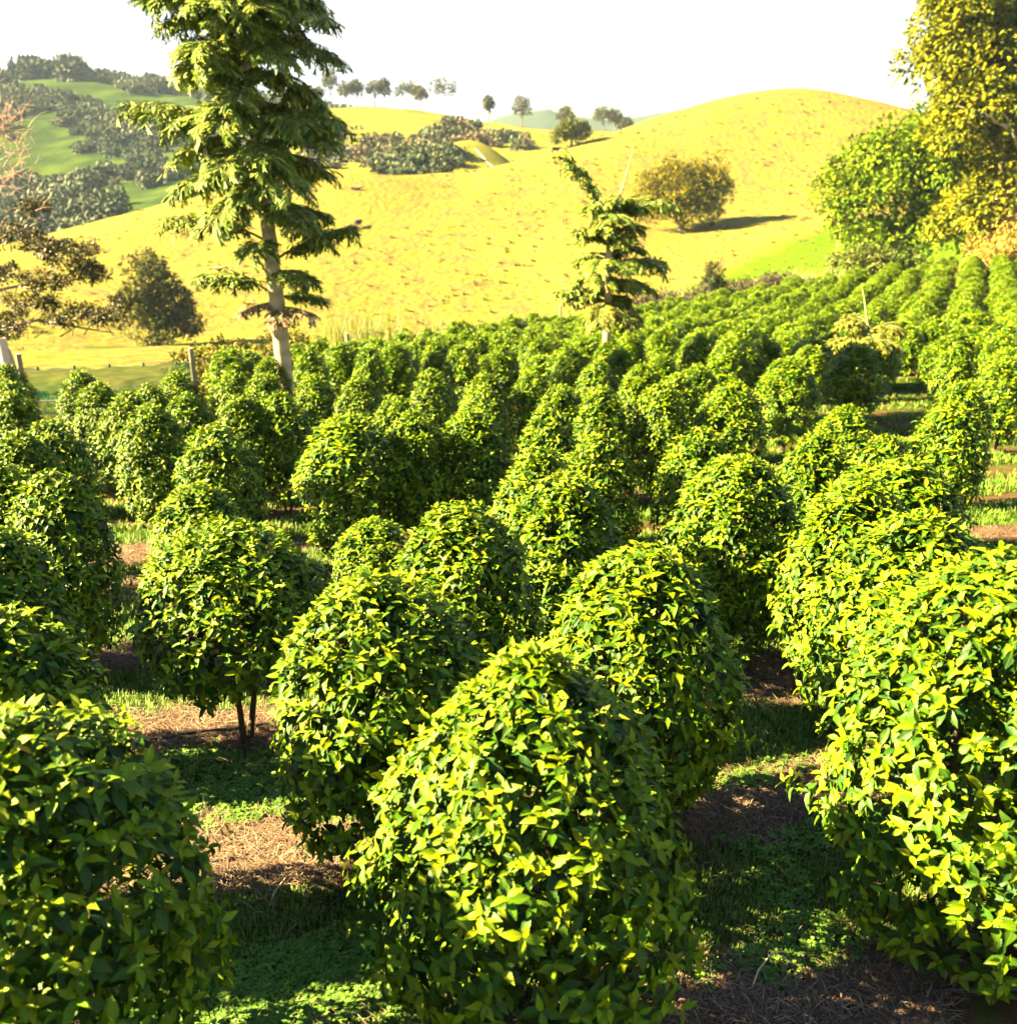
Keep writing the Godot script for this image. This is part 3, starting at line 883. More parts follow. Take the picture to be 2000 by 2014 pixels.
	reed_clump("reed_clump", Vector3(11.2, field(11.2, 67.5) - 0.6, -67.0), "green grass clump in the brush behind the small palm", 240, 3.0, Vector2(1.8, 0.8), [Color(0.102, 0.136, 0.034), Color(0.0765, 0.102, 0.0255)], 53)
	reed_clump("reed_clump", Vector3(23.6, field(23.6, 77.5) - 0.5, -77.0), "pale straw coloured reeds along the grove edge", 420, 2.6, Vector2(3.4, 0.8), [Color(0.289, 0.2465, 0.119), Color(0.204, 0.17, 0.0765), Color(0.34, 0.289, 0.153)], 54, 0.05)
	reed_clump("reed_clump", Vector3(31.2, -7.6, -84.6), "tan dead stalks standing under the broadleaf tree", 260, 4.2, Vector2(1.8, 0.7), [Color(0.255, 0.187, 0.0765), Color(0.17, 0.119, 0.0595)], 55, 0.05)

	# the tree whose boughs reach in over the netting fence
	var o := thing("pine_tree", Vector3(-19.5, field(-19.5, 31.5) - 1.0, -31.5), "dark leafed tree with bare grey boughs reaching over the netting fence", "tree")
	var base := o.position
	var tb := Buf.new()
	tb.tube([Vector3(0, -0.4, 0), Vector3(0.1, 2.0, 0), Vector3(0.5, 4.0, 0), Vector3(0.3, 6.5, 0), Vector3(0.8, 8.5, 0)], [0.4, 0.32, 0.27, 0.2, 0.08], 10, Color(0.136, 0.1105, 0.085))
	part("trunk", tb.mesh(vertex_mat(0.95)), o)
	for l in LEFT_BOUGHS:
		var lb := Buf.new()
		limb(lb, rng, Vector3(0.3, float(l[0]), 0), Vector3(l[1], l[2], l[3]) - base, 0.11, 0.02, Color(0.17, 0.153, 0.1445), l[4], 7)
		for q in int(l[5]):
			var t := rng.randf_range(0.35, 1.0)
			var a := Vector3(0.3, float(l[0]), 0).lerp(Vector3(l[1], l[2], l[3]) - base, t)
			limb(lb, rng, a, a + Vector3(rng.randf_range(-0.3, 1.0), rng.randf_range(-0.3, 0.8), rng.randf_range(-0.8, 0.8)), 0.02, 0.005, Color(0.204, 0.1445, 0.119), 0.1, 4)
		part("limb", lb.mesh(vertex_mat(0.95)), o)
	var cb := Buf.new()
	var pads := []
	for l in LEFT_PADS:
		pads.append([Vector3(l[0], l[1], l[2]) - base, Vector3(l[3], l[4], l[3])])
	crown(cb, rng, pads, 5200, 0.13, [Color(0.034, 0.0408, 0.0119), Color(0.0638, 0.0595, 0.0153), Color(0.0255, 0.0323, 0.011), Color(0.1105, 0.085, 0.017)], 0.4, 0.1, 0.34)
	part("crown", cb.mesh(vertex_mat(0.6, 0.3)), o, "stuff")
	var tw := Buf.new()
	for k in 260:                                   # dead twigs in the upper crown
		var a := Vector3(-15.9, 4.6, -32.4) - base + Vector3(rng.randfn() * 0.5, rng.randfn() * 0.75, rng.randfn() * 0.7)
		limb(tw, rng, a, a + Vector3(rng.randf_range(-0.3, 0.75), rng.randf_range(-0.45, 0.6), rng.randf_range(-0.5, 0.5)), 0.011, 0.003, vary(rng, Color(0.255, 0.17, 0.1275), 0.3), 0.1, 3)
	part("twigs", tw.mesh(vertex_mat(0.95)), o, "stuff")

	# fishtail palms
	var pal := [Color(0.085, 0.14, 0.016), Color(0.14, 0.19, 0.02), Color(0.05, 0.09, 0.018), Color(0.2, 0.22, 0.03)]
	var yel := [Color(0.17, 0.1615, 0.017), Color(0.1275, 0.136, 0.017), Color(0.0765, 0.102, 0.017)]
	var dead := [Color(0.255, 0.1615, 0.1105), Color(0.187, 0.119, 0.0765), Color(0.306, 0.221, 0.1445), Color(0.119, 0.1105, 0.034)]
	o = thing("fishtail_palm", Vector3(-5.1, field(-5.1, 22.0), -22.0), "tall palm with a pale thick trunk and drooping ragged fronds", "palm tree")
	palm_trunk(o, rng, 9.3, 0.2, 0.11, Vector3(-0.35, 0, 0))
	for f in TALL_FRONDS:
		frond(o, rng, Vector3(-0.35 * pow(f[0] / 8.7, 2), f[0], 0), f[1], f[2], f[3], f[4], dead if f[5] else pal, 0.4 if f[5] else 1.15)
	spear(o, Vector3(-0.35, 9.1, 0), Vector3(-0.8, 10.9, 0.1), 0.07)
	o = thing("fishtail_palm", Vector3(2.88, field(2.88, 28.5), -28.5), "smaller palm with arching fronds and a long upright pale spear leaf", "palm tree")
	o.scale = Vector3.ONE * 1.1
	palm_trunk(o, rng, 4.7, 0.13, 0.07, Vector3(-0.05, 0, 0))
	for f in SMALL_FRONDS:
		frond(o, rng, Vector3(-0.03, f[0], 0), f[1], f[2], f[3], f[4], yel if f[0] < 2.7 else pal, 0.85)  # low fronds coloured yellow to stand for light coming through them
	spear(o, Vector3(-0.03, 4.5, 0), Vector3(0.5, 6.6, 0), 0.035)
	o = thing("fishtail_palm", Vector3(9.75, field(9.75, 26.4), -26.4), "young yellow palm rising among the coffee bushes beside a leaning dead stalk", "palm tree")
	palm_trunk(o, rng, 2.0, 0.07, 0.05, Vector3.ZERO)
	for f in [[2.0, 200, 1.0, 45, 0.7], [2.0, 330, 0.9, 45, 0.8], [1.9, 260, 0.9, 35, 0.9], [2.0, 120, 1.0, 50, 0.7], [1.9, 20, 1.0, 40, 0.8], [1.7, 180, 0.9, 25, 0.6], [1.8, 290, 0.9, 30, 0.7], [1.8, 60, 0.9, 30, 0.7]]:
		frond(o, rng, Vector3(0, f[0], 0), f[1], f[2], f[3], f[4], yel, 1.0)
	spear(o, Vector3(0.0, 1.9, 0), Vector3(-0.45, 3.3, 0.1), 0.035)
	# broad leaved fern palm by the golden shrub
	o = thing("tree_fern", Vector3(34.4, -7.0, -79.6), "stubby brown trunk with a few broad yellow fronds under the grove", "tree fern")
	palm_trunk(o, rng, 1.7, 0.26, 0.2, Vector3(0.35, 0, 0))
	for f in [[150, 2.4, 60], [110, 2.0, 70], [200, 2.0, 40], [40, 1.8, 55], [280, 1.8, 50]]:
		var fb := Buf.new()
		var out := Vector3(cos(deg_to_rad(f[0])), 0, -sin(deg_to_rad(f[0])))
		var sd := out.cross(Vector3.UP)
		var prev := Vector3(0.3, 1.5, 0)
		var pw := 0.05
		for q in 7:
			var t := (q + 1) / 7.0
			var n2: Vector3 = Vector3(0.3, 1.5, 0) + out * f[1] * t * cos(deg_to_rad(f[2])) + Vector3.UP * f[1] * (sin(deg_to_rad(f[2])) * t - 0.45 * t * t)
			var nw := 0.42 * sin(PI * minf(t * 0.9 + 0.06, 1.0))
			var nn := (Vector3.UP - out * 0.5).normalized()
			var col := vary(rng, Color(0.255, 0.2295, 0.034), 0.12)
			fb.tri(prev, prev + sd * pw + nn * 0.08, n2 + sd * nw + nn * 0.08, nn, col)
			fb.tri(prev, n2 + sd * nw + nn * 0.08, n2, nn, col)
			fb.tri(prev, n2, n2 - sd * nw + nn * 0.08, nn, col)
			fb.tri(prev, n2 - sd * nw + nn * 0.08, prev - sd * pw + nn * 0.08, nn, col)
			prev = n2
			pw = nw
		part("frond", fb.mesh(vertex_mat(0.6, 0.5)), o)
	# cattle
	cow(on_hill(-24.7, -167.0), 1.2, "black cow standing on the middle of the dry hill", Color(0.02, 0.016, 0.014), Color(0.02, 0.016, 0.014), false)
	cow(on_hill(-42.0, -145.0), 0.1, "brown and grey cow lying on the slope behind the tall palm", Color(0.3, 0.09, 0.05), Color(0.25, 0.22, 0.2), true)
	cow(on_hill(9.9, -219.0), 0.4, "black cow on the hill crest beside the small leafy tree", Color(0.02, 0.018, 0.016), Color(0.02, 0.018, 0.016), false)
	cow(on_hill(-27.6, -186.0), 0.2, "brown cow lying near the crest of the dry hill", Color(0.16, 0.09, 0.05), Color(0.16, 0.09, 0.05), true)

func build_fence() -> void:
	var rng := RandomNumberGenerator.new()
	rng.seed = 61
	var o := thing("windbreak_fence", Vector3(-9.1, field(-9.1, 27.9), -27.9), "post fence hung with torn green netting along the plantation edge", "fence")
	var spots := [[-16.8, 24.3], [-12.9, 25.5], [-9.1, 27.9], [-6.0, 36.6], [-2.65, 46.0], [0.12, 52.7], [3.2, 60.6]]
	var tops := []
	for s in spots:
		var p := Vector3(s[0], field(s[0], s[1]) - 0.15, -s[1]) - o.position
		var b := Buf.new()
		var lean := Vector3(rng.randf_range(-0.05, 0.05), 0, rng.randf_range(-0.05, 0.05))
		var path := [p - Vector3.UP * 0.4, p + lean * 0.5 + Vector3.UP * 0.9, p + lean + Vector3.UP * 1.9]
		b.tube(path, [0.085, 0.08, 0.075], 9, Color(0.2, 0.16, 0.11))
		b.cap(path, 0.075, 9, Color(0.26, 0.2, 0.14))
		part("post", b.mesh(vertex_mat(0.95)), o)
		tops.append(p)
	for k in spots.size() - 1:
		for y in [1.5, 0.95]:
			var b := Buf.new()
			var path := []
			for q in 9:
				path.append(tops[k].lerp(tops[k + 1], q / 8.0) + Vector3.UP * (y - 0.05 * sin(q / 8.0 * PI)))
			b.tube(path, [0.006, 0.006, 0.006, 0.006, 0.006, 0.006, 0.006, 0.006, 0.006], 4, Color(0.3, 0.3, 0.28))
			part("wire", b.mesh(vertex_mat(0.6)), o)
	var net := StandardMaterial3D.new()
	net.albedo_color = Color(0.2, 0.6, 0.36, 0.62)
	net.transparency = BaseMaterial3D.TRANSPARENCY_ALPHA
	net.roughness = 0.85
	net.cull_mode = BaseMaterial3D.CULL_DISABLED
	for k in 2:
		var b := Buf.new()
		for q in 24:
			for r in 5:
				var t := q / 23.0
				b.v.append(tops[k].lerp(tops[k + 1], t) + Vector3(0, 0.12 + 1.38 * r / 4.0 - 0.05 * sin(t * PI) + 0.03 * sin(t * 40.0), 0.05 + 0.07 * sin(t * 23.0 + r)))
				b.n.append(Vector3.BACK); b.t.append(Vector2(t, r)); b.c.append(Color.WHITE)
		for q in 23:
			for r in 4:
				var a := q * 5 + r
				for x in [a, a + 5, a + 1, a + 1, a + 5, a + 6]:
					b.i.append(x)
		part("netting", b.mesh(net), o)
		for q in 5:
			var c := Buf.new()
			var p: Vector3 = tops[k].lerp(tops[k + 1], (q + 0.5) / 5.0) + Vector3(0, 1.5, 0.06)
			c.tube([p - Vector3(0, 0.06, 0), p, p + Vector3(0, 0.05, 0)], [0.03, 0.045, 0.02], 6, Color(0.03, 0.1, 0.08))
			part("clip", c.mesh(vertex_mat(0.6)), o)
		var tape := Buf.new()
		tape.tube([tops[k].lerp(tops[k + 1], 0.05) + Vector3(0, 0.62, 0.12), tops[k].lerp(tops[k + 1], 0.5) + Vector3(0, 0.58, 0.12), tops[k].lerp(tops[k + 1], 0.96) + Vector3(0, 0.66, 0.12)], [0.022, 0.022, 0.022], 6, Color(0.6, 0.5, 0.36))
		part("tape", tape.mesh(vertex_mat(0.7)), o)
	# split, sun-bleached strainer beyond the netting
	o = thing("old_stump", Vector3(-15.2, field(-15.2, 29.5) - 0.4, -29.5), "bleached split stump standing behind the green netting", "stump")
	var sb := Buf.new()
	sb.tube([Vector3(0, -0.3, 0), Vector3(0, 0.6, 0), Vector3(-0.08, 1.5, 0), Vector3(-0.14, 2.35, 0)], [0.3, 0.26, 0.2, 0.13], 9, Color(0.5, 0.42, 0.36))
	sb.tube([Vector3(0.12, 0.2, 0), Vector3(0.1, 1.2, 0.02), Vector3(0.06, 2.0, 0)], [0.2, 0.15, 0.03], 8, Color(0.34, 0.27, 0.22))
	part("trunk", sb.mesh(vertex_mat(0.95)), o)

func build_bushes() -> void:
	make_protos()
	var count := BUSHES.size() / 5
	var eye := Vector3(0, CAMERA_HEIGHT, 0)
	# single leaves: three ages, four shapes, two tints of each
	var leaf_meshes := []
	var lr := RandomNumberGenerator.new()
	lr.seed = 3
	for age in 3:
		var set_ := []
		for k in 12:
			var b := Buf.new()
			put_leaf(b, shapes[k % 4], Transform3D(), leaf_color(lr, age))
			set_.append(b.mesh(leaf_mat))
		leaf_meshes.append(set_)
	var group := "clipped coffee bushes in rows"
	for k in count:
		var x := BUSHES[k * 5]
		var h := BUSHES[k * 5 + 1]
		var tall := BUSHES[k * 5 + 2]
		var dia := BUSHES[k * 5 + 3]
		var id := int(BUSHES[k * 5 + 4])
		var rng := RandomNumberGenerator.new()
		rng.seed = 1000 + k
		var label: String = NEAR_LABELS.get(id, "")
		if label == "":
			var build_ := "slim" if dia < 1.22 else "plump" if dia < 1.42 else "broad"
			var size_ := "short " if tall < 1.68 else "tall " if tall > 1.84 and id < 0 else ""
			var where := "in the middle rows between the lane and the palms"
			if h > 44.0 and x > 9.0: where = "in the crowded rows just below the grove"
			elif h > 44.0: where = "in the last row along the wire fence and brush"
			elif h > 26.0 and x > 12.0: where = "in the crowded rows beyond the bare lane"
			elif h > 26.0 and x > 4.5: where = "in the rows between the smaller palm and the yellow palm"
			elif h > 34.0: where = "in the rows in front of the wire fence posts"
			elif h > 26.0 and x < -1.0: where = "in the rows in front of the tall green reeds"
			elif h > 26.0: where = "in the rows behind the smaller palm"
			elif x < -5.5 and h > 17.0: where = "just inside the green netting"
			elif x < -5.5 and h > 11.5: where = "in the rows below the netting and the dark boughs"
			elif x < -3.6: where = "at the edge of the open grass lane below the netting"
			elif h > 17.5 and x < 0.2: where = "around the foot of the tall palm"
			elif h > 14.5 and x < 0.2: where = "in the row in front of the tall palm"
			elif h > 14.5 and x < 5.0: where = "in the rows in front of the smaller palm"
			elif h > 12.5: where = "in the rows in front of the young yellow palm"
			label = "%s%s coffee bush %s" % [size_, build_, where]
		var o := thing("coffee_bush", Vector3(x, field(x, h), -h), label, "bush", group, 0.0)
		var singles: bool = NEAR_LABELS.has(id) and h < 8.4
		if not singles:
			o.rotation.y = rng.randf() * TAU
			var near := h < 24.0
			var pr: Array = bush_protos[rng.randi() % 5 if near else 5 + rng.randi() % 4]
			var s := Vector3(dia / 1.2, tall / 2.0, dia / 1.2)
			var cr := part("foliage", pr[0], o, "stuff")
			cr.scale = s
			if id >= 0:
				part("stem", pr[1], o).scale = s
			continue
		var bare := 0.3 if id == 18 else 0.0
		var leaves := bush_leaves(rng, dia * 0.5, tall, int(375.0 * dia * tall), 0.081, 0.32 if id == 18 else 0.08 if id == 66 or id == 79 else 0.16, 1.6 if id == 66 else 2.05)
		var b := Buf.new()
		var scored := []
		for l in leaves:
			var f: Transform3D = l[0]
			if id == 18 and f.origin.y < 0.7 and f.origin.x > -0.1 + rng.randf() * 0.1:
				continue                              # its skirt is open here and shows the two stems
			var p: Vector3 = o.position + f.origin
			var facing := (Vector3(f.origin.x, (f.origin.y - tall * 0.4) * 0.6, f.origin.z).normalized()).dot((eye - p).normalized())
			scored.append([facing + float(l[2]) * 1.2 - absf(p.x / p.distance_to(eye)) * 0.2 + rng.randf() * 0.25, l])
		scored.sort_custom(func(a, c): return a[0] > c[0])
		for q in scored.size():
			var l: Array = scored[q][1]
			if q < 300:
				var m := MeshInstance3D.new()
				m.name = "leaf" if q == 0 else "leaf_%03d" % q
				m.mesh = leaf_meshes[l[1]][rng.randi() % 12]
				m.transform = l[0]
				o.add_child(m)
			else:
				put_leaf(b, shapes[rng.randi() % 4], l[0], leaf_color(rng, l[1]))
		part("foliage", b.mesh(leaf_mat), o, "stuff")
		for q in 2:
			var st := Buf.new()
			stems(st, rng, tall, 1, dia * 0.5)
			part("stem", st.mesh(vertex_mat(0.95)), o)
	var places := []
	var cols := PackedColorArray()
	var rng := RandomNumberGenerator.new()
	rng.seed = 71
	for v in 4:
		places = []
		cols = PackedColorArray()
		for k in FAR_BUSHES.size() / 5:
			if k % 4 != v: continue
			var x := FAR_BUSHES[k * 5]
			var h := FAR_BUSHES[k * 5 + 1]
			var d := FAR_BUSHES[k * 5 + 3] / 1.2
			places.append(Transform3D(Basis(Vector3.UP, rng.randf() * TAU).scaled(Vector3(d, FAR_BUSHES[k * 5 + 2] / 2.0, d)), Vector3(x, field(x, h), -h)))
			cols.append(Color(1, 1, 1))
		var par: Node = self if v == 0 else get_node("far_coffee_rows")
		var mm := scatter("far_coffee_rows" if v == 0 else "rows", bush_protos[5 + v][0], places, cols, par)
		if v == 0: tag(mm, "farthest coffee rows below the grove, merged into green ridges", "bushes", "", "stuff")

func build_floor() -> void:
	var rng := RandomNumberGenerator.new()
	rng.seed = 23
	var gm := vertex_mat(0.7, 0.5)
	var places := []
	var cols := PackedColorArray()
	var greens := [Color(0.08, 0.165, 0.007), Color(0.065, 0.14, 0.007), Color(0.1, 0.175, 0.01), Color(0.13, 0.14, 0.025)]
	var tries := 0
	while places.size() < 34000 and tries < 200000:
		tries += 1
		var h := 2.4 + pow(rng.randf(), 1.4) * 13.0
		var x := rng.randf_range(-0.6, 0.6) * h
		if rng.randf() < mulch(x, h) * 1.06: continue
		var s := rng.randf_range(0.6, 1.25) * (1.0 + h * 0.03)
		places.append(Transform3D(Basis(Vector3.UP, rng.randf() * TAU).scaled(Vector3(s, s, s)), Vector3(x, field(x, h) - 0.01, -h)))
		cols.append(vary(rng, greens[rng.randi() % (3 if rng.randf() < 0.85 else 4)], 0.25))
	tag(scatter("grass", tuft_mesh(rng, 9, 0.075, 0.09, 0.0055, gm), places, cols, self), "short green grass in the lanes between the coffee rows", "grass")
	places = []
	cols = PackedColorArray()
	for k in 22000:
		var h := rng.randf_range(13.0, 34.0)
		var x := rng.randf_range(-0.58, 0.58) * h
		if rng.randf() < mulch(x, h): continue
		var s := rng.randf_range(0.8, 1.6)
		places.append(Transform3D(Basis(Vector3.UP, rng.randf() * TAU).scaled(Vector3(s, s, s)), Vector3(x, field(x, h) - 0.01, -h)))
		cols.append(vary(rng, greens[rng.randi() % 4], 0.25))
	tag(scatter("lane_grass", tuft_mesh(rng, 9, 0.11, 0.22, 0.014, gm), places, cols, self), "coarser grass in the farther lanes around the palms", "grass")
	# clover
	var cb := Buf.new()
	for k in 3:
		var a := TAU * k / 3.0
		var d := Vector3(cos(a), 0, sin(a))
		var w := d.cross(Vector3.UP)
		var c := Vector3.UP * 0.035
		for s in [-1.0, 1.0]:
			cb.tri(c, c + d * 0.012 + w * s * 0.009 + Vector3.UP * 0.003, c + d * 0.019, Vector3.UP, Color(1, 1, 1))
			cb.tri(c + d * 0.012 + w * s * 0.009 + Vector3.UP * 0.003, c + d * 0.022 + w * s * 0.005, c + d * 0.019, Vector3.UP, Color(1, 1, 1))
	cb.tube([Vector3.ZERO, Vector3.UP * 0.035], [0.001, 0.001], 3, Color(0.6, 0.7, 0.5))
	places = []
	cols = PackedColorArray()
	tries = 0
	while places.size() < 20000 and tries < 200000:
		tries += 1
		var h := rng.randf_range(2.4, 6.2)
		var x := rng.randf_range(-0.58, 0.58) * h
		if rng.randf() < mulch(x, h) * 1.05 or noise.get_noise_2d(x * 40.0 + 9.0, h * 40.0) + rng.randf_range(-0.15, 0.15) < 0.05: continue
		var s := rng.randf_range(0.7, 1.3)
		places.append(Transform3D(Basis.from_euler(Vector3(rng.randf_range(-0.4, 0.4), rng.randf() * TAU, rng.randf_range(-0.4, 0.4))).scaled(Vector3(s, s, s)), Vector3(x, field(x, h) + rng.randf() * 0.025, -h)))
		cols.append(vary(rng, Color(0.065, 0.145, 0.01), 0.3))
	tag(scatter("clover", cb.mesh(gm), places, cols, self), "small clover leaves matted through the lane grass", "clover")
	# dead straw over the mulch
	var straw := []
	for v in 2:
		var sb := Buf.new()
		for k in 5:
			var a := rng.randf() * TAU
			var d := Vector3(cos(a), 0, sin(a))
			var w := d.cross(Vector3.UP) * 0.0018
			var p := Vector3(rng.randf_range(-0.06, 0.06), rng.randf_range(0.0, 0.02), rng.randf_range(-0.06, 0.06))
			var l := rng.randf_range(0.05, 0.15)
			var bend := d.rotated(Vector3.UP, rng.randf_range(-0.9, 0.9))
			var m := p + d * l * 0.5 + Vector3.UP * rng.randf_range(0.0, 0.03)
			var z := m + bend * l * 0.5 - Vector3.UP * rng.randf_range(0.0, 0.02)
			var col := vary(rng, Color(1, 1, 1), 0.3)
			sb.tri(p - w, p + w, m + w, Vector3.UP, col)
			sb.tri(p - w, m + w, m - w, Vector3.UP, col)
			sb.tri(m - w, m + w, z, Vector3.UP, col)
		straw.append(sb.mesh(vertex_mat(0.9)))
	places = []
	cols = PackedColorArray()
	tries = 0
	while places.size() < 38000 and tries < 200000:
		tries += 1
		var h := 2.4 + pow(rng.randf(), 1.3) * 10.0
		var x := rng.randf_range(-0.6, 0.6) * h
		if rng.randf() > mulch(x, h) + 0.06: continue
		var s := rng.randf_range(0.7, 1.5)
		places.append(Transform3D(Basis.from_euler(Vector3(rng.randf_range(-0.15, 0.15), rng.randf() * TAU, rng.randf_range(-0.15, 0.15))).scaled(Vector3(s, s, s)), Vector3(x, field(x, h) + 0.012, -h)))
		cols.append(vary(rng, [Color(0.1539, 0.1053, 0.0607), Color(0.0810, 0.0506, 0.0304), Color(0.1944, 0.1458, 0.0891), Color(0.1134, 0.0689, 0.0405), Color(0.0486, 0.0304, 0.0203)][rng.randi() % 5], 0.25))
	tag(scatter("straw_litter", straw[0], places, cols, self), "dead straw and leaf litter over the bare soil under the rows", "straw")
	# black irrigation lines along the rows
	var lines := [[3.12, -1.0, 6.0, "black irrigation pipe half buried in straw under the front bushes"], [5.08, -4.0, 8.0, "black irrigation pipe lying bare across the straw beside the open patch"], [6.97, -6.0, 10.0, "black irrigation pipe under the bush with two bare stems"], [8.9, -7.0, 12.0, "black irrigation pipe hidden under the middle rows"]]
	for l in lines:
		var path := []
		var radii := []
		var x: float = l[1]
		while x < l[2]:
			var h: float = l[0] + 0.2 * x + noise.get_noise_2d(x * 45.0, l[0] * 99.0) * 0.16
			path.append(Vector3(x, field(x, h) + 0.026 + 0.02 * noise.get_noise_2d(x * 90.0, l[0] * 50.0), -h))
			radii.append(0.0125)
			x += 0.12
		var b := Buf.new()
		b.tube(path, radii, 8, Color(0.012, 0.012, 0.014))
		tag(part("irrigation_pipe", b.mesh(vertex_mat(0.45, 0.0, 0.5)), self), l[3], "pipe", "irrigation pipes along the rows")
	# single bleached stalks
	for s in [[1.18, 3.62, 1.45, 3.85, 0.16, "bent bleached stalk arching out of the clover beside the front bush"], [0.62, 3.3, 0.9, 3.2, 0.06, "pale dry stalk lying at the foot of the front bush"], [-1.35, 4.35, -1.2, 4.7, 0.09, "forked pale twig sticking up from the straw patch"]]:
		var a := Vector3(s[0], field(s[0], s[1]), -s[1])
		var z := Vector3(s[2], field(s[2], s[3]), -s[3])
		var b := Buf.new()
		b.tube([a, a.lerp(z, 0.15) + Vector3.UP * float(s[4]) * 0.8, a.lerp(z, 0.45) + Vector3.UP * float(s[4]) * 1.1, a.lerp(z, 0.8) + Vector3.UP * float(s[4]) * 0.7, z + Vector3.UP * 0.01], [0.0045, 0.004, 0.0035, 0.003, 0.002], 6, Color(0.5, 0.38, 0.22))
		b.tube([a.lerp(z, 0.5) + Vector3.UP * float(s[4]) * 1.08, a.lerp(z, 0.7) + Vector3(0.06, float(s[4]) * 0.6, 0.05)], [0.003, 0.0015], 5, Color(0.45, 0.33, 0.2))
		tag(part("dry_stalk", b.mesh(vertex_mat(0.9)), self), s[5], "stalk", "bleached stalks on the ground")

